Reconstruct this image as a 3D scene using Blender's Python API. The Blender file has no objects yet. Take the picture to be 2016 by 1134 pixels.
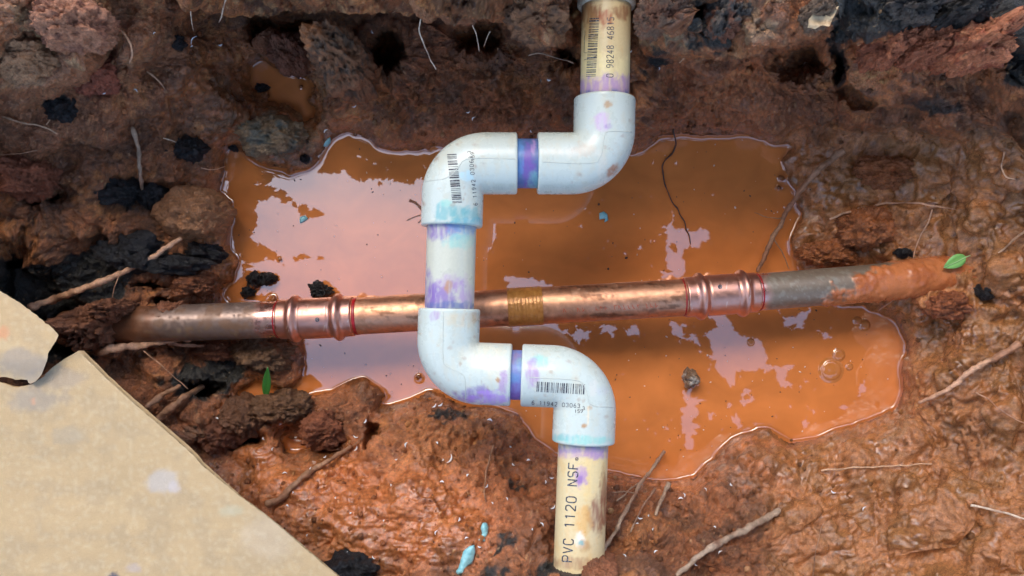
import bpy, math, random
import numpy as np
from mathutils import Vector
from mathutils.bvhtree import BVHTree

# ------------------------------------------------------------------ camera, sky, sun, exposure
scn = bpy.context.scene
COL = scn.collection
H = 0.62          # camera height above the puddle's surface (metres)
FP = 1456.0       # focal length in pixels of the 2016 px wide photograph
cam_d = bpy.data.cameras.new('camera'); cam = bpy.data.objects.new('camera', cam_d); COL.objects.link(cam)
cam.location = (0, 0, H); cam.rotation_euler = (0, 0, 0)
cam_d.sensor_width = 36.0; cam_d.lens = FP/2016*36.0
cam_d.clip_start = 0.01; cam_d.clip_end = 400
scn.camera = cam
SUN_EL, SUN_AZ = 57.0, 335.0
wd = bpy.data.worlds.new('World'); scn.world = wd; wd.use_nodes = True
nt = wd.node_tree; nt.nodes.clear()
sky = nt.nodes.new('ShaderNodeTexSky'); sky.sky_type = 'NISHITA'; sky.sun_disc = False
sky.sun_elevation = math.radians(SUN_EL); sky.sun_rotation = math.radians(SUN_AZ)
sky.air_density = 1.0; sky.dust_density = 1.5; sky.ozone_density = 0.6
bg = nt.nodes.new('ShaderNodeBackground'); bg.inputs['Strength'].default_value = 0.13
wo = nt.nodes.new('ShaderNodeOutputWorld')
nt.links.new(sky.outputs[0], bg.inputs[0]); nt.links.new(bg.outputs[0], wo.inputs[0])
sd = bpy.data.lights.new('sun', 'SUN'); sd.energy = 0.5; sd.angle = math.radians(34); sd.color = (1.0, 0.90, 0.74)
sun = bpy.data.objects.new('sun', sd); COL.objects.link(sun)
az = math.radians(SUN_AZ); el = math.radians(SUN_EL)
sdir = Vector((math.sin(az)*math.cos(el), math.cos(az)*math.cos(el), math.sin(el)))
sun.rotation_euler = (-sdir).to_track_quat('-Z', 'Y').to_euler(); sun.location = sdir*6
scn.view_settings.view_transform = 'Standard'; scn.view_settings.look = 'None'
scn.view_settings.gamma = 1.0; scn.view_settings.exposure = 2.0
scn.view_settings.use_curve_mapping = False

# ------------------------------------------------------------------ numeric helpers
rng = np.random.default_rng(7); random.seed(7)
def lin(r, g, b):
    c = np.array([r, g, b], float)/255.0
    return np.where(c <= 0.04045, c/12.92, ((c+0.055)/1.055)**2.4)
def sstep(a, b, x):
    t = np.clip((x-a)/(b-a), 0, 1); return t*t*(3-2*t)
_P = np.concatenate([np.random.default_rng(3).permutation(256)]*2).astype(np.int32)
_G = np.array([(1,1,0),(-1,1,0),(1,-1,0),(-1,-1,0),(1,0,1),(-1,0,1),(1,0,-1),(-1,0,-1),
               (0,1,1),(0,-1,1),(0,1,-1),(0,-1,-1),(1,1,0),(-1,1,0),(0,-1,1),(0,-1,-1)], np.float32)
_R = np.random.default_rng(5).random((256, 3)).astype(np.float32)
def perlin(p, seed=0):
    p = np.asarray(p, np.float32)+np.float32(seed*17.31+100.0)
    i = np.floor(p).astype(np.int32); f = p-i
    w = f*f*f*(f*(f*6-15)+10)
    out = np.zeros(len(p), np.float32)
    for dx in (0, 1):
        hx = _P[(i[:,0]+dx) & 255]; wx = w[:,0] if dx else 1-w[:,0]
        for dy in (0, 1):
            hy = _P[hx+((i[:,1]+dy) & 255)]; wy = wx*(w[:,1] if dy else 1-w[:,1])
            for dz in (0, 1):
                g = _G[_P[hy+((i[:,2]+dz) & 255)] & 15]
                d = g[:,0]*(f[:,0]-dx)+g[:,1]*(f[:,1]-dy)+g[:,2]*(f[:,2]-dz)
                out += wy*(w[:,2] if dz else 1-w[:,2])*d
    return out
def fbm(p, octs=4, seed=0, gain=0.5, ridged=False, lac=2.03):
    o = np.zeros(len(p), np.float32); a = 1.0; q = np.asarray(p, np.float32)
    for k in range(octs):
        n = perlin(q, seed+k*3)
        o += a*((1-2*np.abs(n)) if ridged else n); a *= gain; q = q*lac
    return o
def worley(p, seed=0):
    p = np.asarray(p, np.float32)+np.float32(seed*31.7+100.0)
    i = np.floor(p).astype(np.int32); f = p-i
    f1 = np.full(len(p), 9, np.float32); f2 = f1.copy(); cid = np.zeros(len(p), np.int32)
    for dx in (-1, 0, 1):
        hx = _P[(i[:,0]+dx) & 255]
        for dy in (-1, 0, 1):
            hy = _P[hx+((i[:,1]+dy) & 255)]
            for dz in (-1, 0, 1):
                h = _P[hy+((i[:,2]+dz) & 255)]; r = _R[h]
                d = (r[:,0]+dx-f[:,0])**2+(r[:,1]+dy-f[:,1])**2+(r[:,2]+dz-f[:,2])**2
                n = d < f1
                f2 = np.where(n, f1, np.minimum(f2, d)); cid = np.where(n, h, cid); f1 = np.where(n, d, f1)
    return np.sqrt(f1), np.sqrt(f2), cid
def unproj(u, v, z):          # photograph pixel + height -> point in the place
    u = np.asarray(u, float); v = np.asarray(v, float); z = np.asarray(z, float)
    return np.stack([(u-1008)/FP*(H-z), (567-v)/FP*(H-z), z+0*u], -1)
def W(u, v, z): return unproj(u, v, z)
def toph(P):                  # point -> pixel
    P = np.asarray(P, float); d = H-P[...,2]
    return 1008+P[...,0]/d*FP, 567-P[...,1]/d*FP
def chaikin(pts, n=2, closed=False):
    p = np.asarray(pts, float)
    for _ in range(n):
        if closed:
            q = np.roll(p, -1, 0); p = np.stack([p*.75+q*.25, p*.25+q*.75], 1).reshape(-1, p.shape[1])
        else:
            a, b = p[:-1], p[1:]
            m = np.stack([a*.75+b*.25, a*.25+b*.75], 1).reshape(-1, p.shape[1])
            p = np.concatenate([p[:1], m[1:-1], p[-1:]])
    return p
def resample(pts, step):
    p = np.asarray(pts, float); d = np.r_[0, np.cumsum(np.linalg.norm(np.diff(p, axis=0), axis=1))]
    n = max(2, int(d[-1]/step)+1); t = np.linspace(0, d[-1], n)
    return np.stack([np.interp(t, d, p[:,k]) for k in range(p.shape[1])], 1)

# ------------------------------------------------------------------ mesh + material helpers
def mk(name, V, F, mat, parent=None, col=None, smooth=True, sharp=None, loc=None, **attrs):
    """one mesh object; V in world metres, F (n,3)/(n,4) array or list of such arrays"""
    V = np.asarray(V, np.float64).reshape(-1, 3)
    Fs = [np.asarray(f, np.int32) for f in (F if isinstance(F, list) else [F]) if len(f)]
    if loc is None:
        if parent is not None: loc = np.zeros(3)
        else: loc = np.array([V[:,0].mean(), V[:,1].mean(), V[:,2].min()])
    off = np.asarray(loc) if parent is None else world_loc(parent)
    V = V-off
    me = bpy.data.meshes.new(name)
    me.vertices.add(len(V)); me.vertices.foreach_set('co', V.astype(np.float32).ravel())
    idx = np.concatenate([f.ravel() for f in Fs]); cnt = np.concatenate([np.full(len(f), f.shape[1], np.int32) for f in Fs])
    me.loops.add(len(idx)); me.loops.foreach_set('vertex_index', idx)
    me.polygons.add(len(cnt)); me.polygons.foreach_set('loop_start', np.r_[0, np.cumsum(cnt)[:-1]].astype(np.int32))
    me.update(calc_edges=True); me.validate()
    me.polygons.foreach_set('use_smooth', np.full(len(me.polygons), smooth))
    if col is not None:
        col = np.asarray(col, np.float32)
        if col.ndim == 1: col = np.tile(col, (len(V), 1))
        a = me.color_attributes.new('Col', 'FLOAT_COLOR', 'POINT')
        a.data.foreach_set('color', np.c_[col, np.ones(len(V))].astype(np.float32).ravel())
    for k, val in attrs.items():
        a = me.attributes.new(k, 'FLOAT', 'POINT'); a.data.foreach_set('value', np.broadcast_to(np.asarray(val, np.float32), (len(V),)).copy())
    if smooth and sharp: me.set_sharp_from_angle(angle=math.radians(sharp))
    me.update()
    if mat: me.materials.append(mat)
    o = bpy.data.objects.new(name, me); COL.objects.link(o)
    if parent is not None: o.parent = parent
    else: o.location = off
    return o
def world_loc(o):
    l = np.zeros(3)
    while o is not None: l = l+np.array(o.location); o = o.parent
    return l
def tag(o, label=None, cat=None, group=None, kind=None):
    if label: o['label'] = label
    if cat: o['category'] = cat
    if group: o['group'] = group
    if kind: o['kind'] = kind
    return o
def thing(name, loc, label, cat, group=None):
    o = bpy.data.objects.new(name, None); COL.objects.link(o); o.location = loc
    o.empty_display_size = 0.01
    return tag(o, label, cat, group)
def mat(name, col=None, rough=0.5, metal=0.0, bump=(), var=None, coat=0.0, ior=1.5, rough_attr=None, metal_attr=None,
        rough_var=None, trans=0.0, two=None, bump_attr=None):
    """procedural material. col None -> attribute Col. bump: (scale, metres, detail). var: (scale, amount)"""
    m = bpy.data.materials.new(name); m.use_nodes = True; t = m.node_tree; N = t.nodes; L = t.links; b = N['Principled BSDF']
    tc = N.new('ShaderNodeTexCoord').outputs['Object']
    def noise(scale, detail=4.0, rgh=0.6):
        n = N.new('ShaderNodeTexNoise'); n.inputs['Scale'].default_value = scale; n.inputs['Detail'].default_value = detail
        n.inputs['Roughness'].default_value = rgh; L.new(tc, n.inputs['Vector']); return n.outputs[0]
    if col is None:
        a = N.new('ShaderNodeVertexColor'); a.layer_name = 'Col'; c = a.outputs[0]
    else:
        r = N.new('ShaderNodeRGB'); r.outputs[0].default_value = (*col, 1); c = r.outputs[0]
    if two is not None:   # second colour mixed in by noise: (colour, scale, lo, hi)
        mx = N.new('ShaderNodeMix'); mx.data_type = 'RGBA'; mr = N.new('ShaderNodeMapRange')
        mr.inputs[1].default_value = two[2]; mr.inputs[2].default_value = two[3]
        L.new(noise(two[1], 5), mr.inputs[0]); L.new(mr.outputs[0], mx.inputs[0]); L.new(c, mx.inputs[6])
        mx.inputs[7].default_value = (*two[0], 1); c = mx.outputs[2]
    if var:
        mr = N.new('ShaderNodeMapRange'); mr.inputs[1].default_value = 0.25; mr.inputs[2].default_value = 0.75
        mr.inputs[3].default_value = 1-var[1]; mr.inputs[4].default_value = 1+var[1]
        L.new(noise(var[0], 6, 0.7), mr.inputs[0])
        vm = N.new('ShaderNodeVectorMath'); vm.operation = 'SCALE'; L.new(c, vm.inputs[0]); L.new(mr.outputs[0], vm.inputs['Scale']); c = vm.outputs[0]
    L.new(c, b.inputs['Base Color'])
    b.inputs['Metallic'].default_value = metal; b.inputs['IOR'].default_value = ior
    b.inputs['Coat Weight'].default_value = coat; b.inputs['Coat Roughness'].default_value = 0.08
    b.inputs['Transmission Weight'].default_value = trans
    def att(nm):
        a = N.new('ShaderNodeAttribute'); a.attribute_name = nm; return a.outputs['Fac']
    rs = None
    if rough_attr: rs = att(rough_attr)
    if rough_var:
        mr = N.new('ShaderNodeMapRange'); mr.inputs[1].default_value = 0.3; mr.inputs[2].default_value = 0.7
        mr.inputs[3].default_value = -rough_var[1]; mr.inputs[4].default_value = rough_var[1]; L.new(noise(rough_var[0], 4), mr.inputs[0])
        ad = N.new('ShaderNodeMath'); ad.operation = 'ADD'; ad.use_clamp = True; L.new(mr.outputs[0], ad.inputs[0])
        if rs: L.new(rs, ad.inputs[1])
        else: ad.inputs[1].default_value = rough
        rs = ad.outputs[0]
    if rs: L.new(rs, b.inputs['Roughness'])
    else: b.inputs['Roughness'].default_value = rough
    if metal_attr: L.new(att(metal_attr), b.inputs['Metallic'])
    prev = None
    for sc_, d_, det in bump:
        bn = N.new('ShaderNodeBump'); bn.inputs['Strength'].default_value = 1.0; bn.inputs['Distance'].default_value = d_
        L.new(noise(sc_, det, 0.65), bn.inputs['Height'])
        if bump_attr: L.new(att(bump_attr), bn.inputs['Strength'])
        if prev: L.new(prev, bn.inputs['Normal'])
        prev = bn.outputs[0]
    if prev: L.new(prev, b.inputs['Normal']); L.new(prev, b.inputs['Coat Normal']) if coat else None
    return m
def grid_faces(nr, nc, wrap=False):
    r = np.arange(nr-1)[:,None]; c = np.arange(nc if wrap else nc-1)[None]
    c2 = (c+1) % nc
    return np.stack([r*nc+c, r*nc+c2, (r+1)*nc+c2, (r+1)*nc+c], -1).reshape(-1, 4)
def frames(path, tang=None, up0=(0,0,1)):
    P = np.asarray(path, float)
    T = np.gradient(P, axis=0) if tang is None else np.asarray(tang, float)
    T = T/np.maximum(np.linalg.norm(T, axis=1, keepdims=True), 1e-12)
    U = np.zeros_like(P); u = np.array(up0, float)
    if abs(T[0]@u) > 0.95: u = np.array([0, 1.0, 0])
    for k in range(len(P)):
        u = u-T[k]*(u@T[k]); u = u/np.linalg.norm(u); U[k] = u
    return T, U, np.cross(T, U)
def sweep(path, rad, nseg=12, tang=None, caps=True, flat=1.0):
    """tube round a path; column 0 is the top side"""
    P = np.asarray(path, float); rad = np.broadcast_to(np.asarray(rad, float), (len(P),))
    T, U, S = frames(P, tang); a = np.linspace(0, 2*np.pi, nseg, endpoint=False)
    V = P[:,None]+rad[:,None,None]*(flat*np.cos(a)[None,:,None]*U[:,None]+np.sin(a)[None,:,None]*S[:,None])
    n = len(P); F = [grid_faces(n, nseg, True)]; V = V.reshape(-1, 3)
    if caps:
        V = np.concatenate([V, P[:1], P[-1:]]); i = np.arange(nseg); j = (i+1) % nseg
        F.append(np.concatenate([np.stack([j, i, 0*i+n*nseg], 1), np.stack([(n-1)*nseg+i, (n-1)*nseg+j, 0*i+n*nseg+1], 1)]))
    return V, F
_ico = {}
def ico(sub):
    if sub not in _ico:
        import bmesh
        bm = bmesh.new(); bmesh.ops.create_icosphere(bm, subdivisions=sub, radius=1)
        V = np.array([v.co[:] for v in bm.verts]); F = np.array([[v.index for v in f.verts] for f in bm.faces]); bm.free(); _ico[sub] = (V, F)
    return _ico[sub]
def bil(A, x, y):             # bilinear lookup, x = column, y = row
    nr, nc = A.shape; x = np.clip(x, 0, nc-1.001); y = np.clip(y, 0, nr-1.001)
    i = x.astype(int); j = y.astype(int); fx = x-i; fy = y-j
    return (A[j,i]*(1-fx)+A[j,i+1]*fx)*(1-fy)+(A[j+1,i]*(1-fx)+A[j+1,i+1]*fx)*fy
# ------------------------------------------------------------------ the pit: shoreline and bank heights
SHORE = [
 [(440,300),(458,294),(480,304),(520,332),(560,346),(600,340),(628,316),(642,288),(655,268),(690,257),(722,263),(745,288),
  (772,300),(800,300),(830,284),(862,280),(900,296),(960,300),(1010,290),(1040,270),(1080,296),(1150,306),(1215,300),(1255,296),
  (1272,280),(1300,268),(1335,262),(1400,272),(1440,268),(1470,262),(1500,274),(1520,291),(1560,291),(1545,308),(1548,340),(1552,370),(1570,395),(1572,430),
  (1556,470),(1552,500),(1570,530),(1600,570),(1650,598),(1690,606),(1735,614),(1768,642),(1783,670),(1766,708),(1771,750),(1766,788),
  (1722,824),(1642,845),(1600,864),(1560,866),(1520,852),(1470,848),(1432,872),(1402,905),(1362,934),(1312,950),(1240,934),(1195,924),
  (1140,915),(1100,900),(1062,872),(1036,834),(1002,806),(930,797),(880,780),(852,767),(812,782),(772,801),(748,794),(762,778),
  (738,752),(700,750),(640,764),(592,782),(556,776),(584,758),(600,738),(602,690),(594,650),(560,618),(520,604),(470,600),(442,590),
  (434,574),(470,545),(482,508),(448,490),(456,440),(462,400),(430,382),(438,340)],
 [(488,150),(498,120),(522,112),(540,140),(575,152),(600,150),(612,172),(604,200),(622,225),(600,236),(582,206),(560,198),(520,196),(494,178)],
 [(470,772),(500,758),(530,766),(556,776),(540,790),(500,792),(478,786)],
 [(560,870),(600,866),(640,868),(630,880),(580,884)],
]
ISLE = [(500,560,27,.006),(528,548,15,.004),(630,572,26,.007),(556,512,12,.004),(538,588,18,.004),(1550,322,14,.005),(1536,352,13,.004),(1562,360,16,.005),(1530,372,12,.004),
        (1575,402,18,.005),(1604,440,22,.006),(1592,480,20,.006),(1500,860,24,.005),(826,742,17,.003),(845,778,18,.004),(612,196,13,.005),(588,170,9,.004),(520,182,14,.006),(700,262,6,.003)]
# coarse raster of the signed distance (pixels; inside the water negative)
SS = 5.0; SU0, SV0 = -300.0, -300.0
gu, gv = np.meshgrid(np.arange(SU0, 2320, SS), np.arange(SV0, 1440, SS))
def poly_sd(poly, U, V):
    p = chaikin(poly, 2, True); q = np.roll(p, -1, 0)
    d = np.full(U.shape, 1e9); ins = np.zeros(U.shape, bool)
    for (ax, ay), (bx, by) in zip(p, q):
        ex, ey = bx-ax, by-ay; L2 = ex*ex+ey*ey+1e-9
        t = np.clip(((U-ax)*ex+(V-ay)*ey)/L2, 0, 1)
        d = np.minimum(d, (U-ax-t*ex)**2+(V-ay-t*ey)**2)
        c = ((ay > V) != (by > V)) & (U < (bx-ax)*(V-ay)/((by-ay) if by != ay else 1e-9)+ax); ins ^= c
    d = np.sqrt(d); return np.where(ins, -d, d)
SD = np.full(gu.shape, 1e9)
for s_ in SHORE: SD = np.minimum(SD, poly_sd(s_, gu, gv))
def shore(u, v): return bil(SD, (u-SU0)/SS, (v-SV0)/SS)

BANK = [  # (u, v, height) far from the water
 (0,0,.165),(150,60,.15),(60,150,.125),(250,60,.12),(200,180,.085),(330,140,.075),(400,230,.05),(60,260,.085),(150,320,.065),(250,300,.055),
 (0,420,.07),(120,430,.055),(300,420,.045),(390,400,.035),(420,540,.03),(330,520,.04),(200,560,.035),(60,560,.03),(120,640,.02),(215,640,.055),(270,610,.03),(270,680,.02),(300,600,.04),(190,600,.03),
 (250,720,.022),(330,760,.03),(430,700,.012),(420,800,.04),(520,830,.035),(450,860,.012),(560,690,.018),(640,830,.03),(700,870,.03),(600,950,.07),(760,900,.05),(800,1000,.085),
 (900,870,.04),(950,950,.065),(700,1060,.085),(620,1110,.07),(900,1080,.105),(1000,1000,.085),(1040,920,.04),(1080,1080,.115),(1140,1120,.135),(1140,1165,.185),(1060,1165,.155),(1230,1165,.155),
 (1250,1060,.11),(1220,980,.07),(1350,1000,.07),(1400,1100,.105),(1500,960,.05),(1600,1060,.08),(1700,950,.05),(1850,1050,.09),(2000,1130,.115),
 (1820,860,.05),(1900,760,.065),(2010,850,.085),(1830,680,.035),(1950,640,.065),(1900,560,.047),(1990,540,.075),(1850,500,.042),(1750,480,.03),(1650,500,.018),(1650,400,.015),
 (1750,380,.025),(1850,400,.035),(1960,430,.07),(1700,300,.03),(1850,320,.05),(1980,300,.085),(1600,280,.018),
 (1600,220,.05),(1450,200,.055),(1330,200,.055),(1270,120,.09),(1400,110,.095),(1500,60,.15),(1330,40,.145),(1600,150,.06),(1700,150,.09),(1800,100,.12),(1950,60,.16),(1900,200,.095),(2010,150,.13),
 (1640,40,.15),(1750,20,.16),(1100,40,.115),(1110,140,.075),(1020,200,.055),(1000,100,.055),(900,200,.045),(900,100,.055),(820,60,.06),(700,200,.045),(690,100,.07),(610,60,.03),(580,120,.045),(540,60,.03),(460,60,.05),(450,160,.035),(540,250,.022),(610,260,.015),
 (640,-80,.15),(300,-80,.16),(900,-80,.16),(1100,-80,.165),(1190,-60,.10),(1300,-80,.165),(1700,-80,.175),(-120,100,.18),(-120,500,.13),(-100,800,.12),(2150,200,.18),(2150,700,.15),(2150,1100,.16),
 (100,900,.115),(40,1050,.115),(300,1050,.11),(200,800,.09),(100,1250,.13),(600,1250,.16),(1000,1250,.165),(1400,1250,.17),(1900,1250,.18),(-150,1200,.135)]
B = np.array(BANK, float)
def bank(u, v):
    o = np.zeros(u.shape); w = np.zeros(u.shape)
    for bu, bv, bz in B:
        k = 1.0/((u-bu)**2+(v-bv)**2+45.0**2)**2.2; o += k*bz; w += k
    return o/w
bank_c = bank(gu, gv)
# ledges that overhang the pit: edge polyline (u, v), step height, overhang in pixels
LEDGE = [([(330,-40),(360,8),(420,16),(480,24),(530,30),(560,22),(640,24),(700,12),(760,18),(810,26),(850,22),(905,30),(960,34),(1000,52),(1040,74),(1090,88),(1135,92),(1160,40),(1200,-30)], .062, 30),
         ([(1225,-40),(1250,60),(1270,104),(1340,108),(1400,104),(1460,108),(1510,92),(1560,78),(1600,62),(1650,40),(1690,-20)], .045, 24),
         ([(1640,-40),(1655,60),(1700,130),(1780,140),(1840,132),(1900,140),(1960,120),(2060,100)], .018, 5),
         ([(-60,170),(40,190),(90,196),(150,170),(210,130),(230,80),(225,20),(232,-40)], .03, 12),
         ([(-50,330),(40,330),(80,370),(130,385),(175,372),(190,420),(150,470),(100,520),(-50,540)], .0, 0)]
rows_v = np.concatenate([-150-np.geomspace(3, 30000, 34)[::-1], np.arange(-150, -50, 2.5), np.arange(-50, 150, 1.5), np.arange(150, 1285, 2.5), 1285+np.geomspace(3, 30000, 34)])
cols_u = np.concatenate([-150-np.geomspace(3, 45000, 36)[::-1], np.arange(-150, 2167, 2.5), 2167+np.geomspace(3, 45000, 36)])
U, Vv = np.meshgrid(cols_u, rows_v); NR, NC = U.shape
uc = np.clip(U, -290, 2300); vc = np.clip(Vv, -290, 1420)
p0 = np.stack([uc.ravel(), vc.ravel(), 0*uc.ravel()], 1)
wu = (fbm(p0/62, 4, 11)*20+fbm(p0/16, 2, 15)*5).reshape(NR, NC); wv = (fbm(p0/62, 4, 21)*20+fbm(p0/16, 2, 25)*5).reshape(NR, NC)
near = np.exp(-np.abs(shore(uc, vc))/40)
d = shore(uc+wu*(1-.62*near), vc+wv*(1-.62*near))
bz = bil(bank_c, (uc+wu-SU0)/SS, (vc+wv-SV0)/SS)
Z = np.where(d > 0, bz*(1-np.exp(-d/46))+0.0025*sstep(0, 10, d), -0.028*(1-np.exp(d/22)))
for iu, iv, ir, ih in ISLE:
    q = np.exp(-(((uc+wu*.35-iu)/ir)**2+((vc+wv*.35-iv)/ir)**2)*1.3)
    Z = Z*(1-q)+q*ih*1.15
far = np.maximum(np.maximum(-150-U, U-2167), np.maximum(-150-Vv, Vv-1285))
farw = sstep(0, 500, far)
Z = Z*(1-farw)+0.21*farw
dv = np.zeros_like(Z)
for poly, hh, ov in LEDGE:
    if hh == 0: continue
    P_ = np.array(poly, float)
    if poly[0][0] > poly[-1][0]: P_ = P_[::-1]
    e = np.interp(U, P_[:,0], P_[:,1], left=-900, right=-900)
    nn = (fbm(p0/30, 3, 33)*10).reshape(NR, NC)
    t = sstep(0, 30, e+nn-Vv)*sstep(-400, -150, Vv+0*e)
    t = t*sstep(P_[0,0]-5, P_[0,0]+40, U)*sstep(P_[-1,0]+5, P_[-1,0]-40, U)
    Z = Z+hh*t*(1-farw)*.8; dv = dv+ov*t*np.exp(-np.clip(e+nn-Vv-30, 0, 1e4)/45)
Vs = Vv+dv
# keep the two pipes clear of the soil, and give the buried ends their soil
def near_line(a, b, r):
    a = np.array(a, float); b = np.array(b, float); e = b-a
    t = np.clip(((U-a[0])*e[0]+(Vs-a[1])*e[1])/(e@e), 0, 1)
    return np.exp(-(np.hypot(U-a[0]-t*e[0], Vs-a[1]-t*e[1])/r)**4)
for a, b, r, zz in [((1193,-80),(1190,200),85,.083),((1187,240),(1187,330),90,.07),((1145,880),(1142,1045),70,.085),((900,760),(1010,760),90,.05),
                    ((560,625),(860,615),60,.012),((420,636),(600,627),55,.022),((1490,577),(1700,560),56,.018)]:
    k = near_line(a, b, r); Z = np.where(Z > zz, Z*(1-k)+zz*k, Z)
PITS = [(768,100,30,44,.10),(596,64,52,22,.07),(945,82,44,24,.07),(455,868,50,13,.06),(400,768,26,18,.05),(150,690,44,18,.05),(40,520,34,14,.04),(1648,120,14,50,.05),(1565,122,46,28,.045),(1968,95,20,28,.05),
        (1850,48,20,16,.05),(1690,190,50,14,.03),(1118,118,22,26,.05),(1100,20,18,12,.04),(330,600,24,12,.03),(1385,20,20,18,.04),(730,855,10,30,.03),(520,60,26,22,.05),(210,110,16,40,.025),(300,560,40,10,.03),(90,400,40,14,.03)]
pitm = np.zeros_like(Z)
for pu, pv, ru, rv, dp in PITS:
    q = np.exp(-((((U+wu*.9-pu)/ru)**2+((Vs+wv*.9-pv)/rv)**2))**2); Z = Z-dp*q; pitm = np.maximum(pitm, q*min(1, dp/.05))
P = unproj(U, Vs, Z).reshape(-1, 3)
# region masks
uf, vf = U.ravel(), Vv.ravel(); df = d.ravel()
wuf, wvf = wu.ravel(), wv.ravel()
def blob(cu, cv, ru, rv, k=1.0):
    return np.exp(-(((uf+wuf*k-cu)/ru)**2+((vf+wvf*k-cv)/rv)**2))
def box(u0, v0, u1, v1, s=30, k=1.2):
    a, b = uf+wuf*k, vf+wvf*k
    return sstep(u0-s, u0+s, a)*sstep(u1+s, u1-s, a)*sstep(v0-s, v0+s, b)*sstep(v1+s, v1-s, b)
right = sstep(1430, 1600, uf+wuf)*sstep(235, 300, vf+wvf)
slime = np.clip(right*(1-.35*blob(1960,60,200,200))+.9*blob(1450,900,220,80)+.6*blob(540,270,110,60)+.7*blob(420,450,70,150)+.5*blob(380,160,120,90), 0, 1)
slick = np.clip(blob(720,1000,230,110)+blob(560,910,130,60)+.9*blob(860,1040,120,80), 0, 1)*sstep(10, 60, df)
crumb = np.clip(blob(1330,1050,190,110)+.9*blob(980,900,120,90)+.8*box(500,40,1140,280)+.7*box(1240,120,1640,270)+.6*blob(1000,1050,120,110), 0, 1)
# relief, pushed out along the surface normal so that clods overhang
def normals(P):
    G = P.reshape(NR, NC, 3); du = np.gradient(G, axis=1); dw = np.gradient(G, axis=0)
    n = np.cross(dw, du).reshape(-1, 3); n = n/np.maximum(np.linalg.norm(n, axis=1, keepdims=True), 1e-15)
    return np.where(n[:,2:] < -0.9, -n, n)
def gblur(A, r):
    for _ in range(2):
        for ax_ in (0, 1):
            c_ = np.cumsum(np.pad(A, [(r+1, r) if k == ax_ else (0, 0) for k in range(3)], mode='edge'), axis=ax_)
            A = (np.take(c_, range(2*r+1, c_.shape[ax_]), ax_)-np.take(c_, range(0, c_.shape[ax_]-2*r-1), ax_))/(2*r+1)
    return A
Nn = normals(gblur(P.reshape(NR, NC, 3), 9).reshape(-1, 3))
act = (far.ravel() < 600)
Q = P.copy(); Q[:,2] *= 1.3
w1 = np.stack([fbm(Q*30, 3, 41), fbm(Q*30, 3, 43), fbm(Q*30, 3, 45)], 1)
Qw = Q+w1*0.010
f1, f2, cid1 = worley(Qw/0.042, 1)
w2_ = np.stack([fbm(Q*75, 3, 141), fbm(Q*75, 3, 143), fbm(Q*75, 3, 145)], 1)
g1, g2, cid2 = worley((Q+w1*.006+w2_*.006)*np.array([1,1.25,1])/0.021, 2)
k1, k2, cid3 = worley((Q+w1*.003+w2_*.003)/0.0095, 4)
mass = fbm(Q/0.075, 3, 49, .5)
crack = sstep(.10, .0, f2-f1)*sstep(-.15, .2, fbm(Q*18, 2, 47)); crack2 = sstep(.12, .0, g2-g1)*sstep(.0, .3, fbm(Q*40, 2, 48))
dome = np.sqrt(np.clip(1-(g1*1.1)**2, 0, 1)); dome2 = np.sqrt(np.clip(1-(k1*1.05)**2, 0, 1)); sdome = np.sqrt(np.clip(1-(f1*1.0)**2, 0, 1))
rid = fbm(Q/0.024, 5, 51, .55, ridged=True)
torn = fbm((Q+w1*.006)*np.array([1,1.9,1.5])/0.011, 4, 55, .6, ridged=True)
fine = fbm(Q/0.005, 3, 61, .6)
calm = np.clip(slick*.88, 0, .88)
amp_shore = np.where(df > 0, .22+.78*sstep(0, 70, df), .15*np.exp(df/12))
dry = (1-slime)*(1-.3*crumb)
grit = fbm((Q+w2_*.002)/0.0085, 4, 73, .68)
bl1 = np.abs(fbm((Q+w1*.008)/.030, 2, 166, .4)); bl2 = np.abs(fbm((Q+w2_*.005)/.013, 2, 167, .4)); bl3 = np.abs(perlin((Q+w2_*.002)/.006, 68))
lum = fbm((Q+w1*.006)/0.034, 6, 151, .60); pil = np.abs(fbm((Q+w1*.007)/.040, 3, 153, .5)); rare = sstep(.15, .45, fbm(Q*16, 2, 155))
D = 0.013*mass+.0085*lum*dry+.009*(pil-.2)*dry+.0016*torn*(1-slime)*sstep(-.1,.3,fbm(Q*20,2,157))-.010*crack*dry*rare-.0025*crack2*(1-slime)*rare
D += crumb*(1-slime)*(.0045*lum+.0040*(bl2-.2)+.0030*(bl3-.2)+.0030*grit)
D += slime*(.012*(bl1-.2)+.0070*(bl2-.18)*sstep(-.4,.2,fbm(Q*25,2,66))+.0022*(bl3-.2)*sstep(-.2,.3,fbm(Q*32,2,67))+.0016*grit*sstep(-.1,.35,mass+.4*fbm(Q*40,2,64))+.0018*rid*sstep(.0,.3,mass)-.004*crack*sstep(0,.3,fbm(Q*9,2,63)))
D += (.0011*fine+.0012*grit)*(1-.8*slime)
n2c = fbm(Q*22, 2, 77)
D = D*(1-calm)+calm*(0.005*fbm(Q*np.array([40,95,60]), 3, 71)+.0010*torn+.0003*grit+.0003*fine-.003*crack2*sstep(.1,.4,n2c)-.003*crack*sstep(.0,.3,n2c))
D *= amp_shore*(1-.75*pitm.ravel())*(1-.65*sstep(.25, .9, 1-Nn[:,2]))
D = D*(1-.65*sstep(10, 120, far.ravel()))
P = P+Nn*D[:,None]
# keep what lies under the water under it, and the buried pipe ends covered
Zf = P[:,2].reshape(NR, NC)
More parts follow.
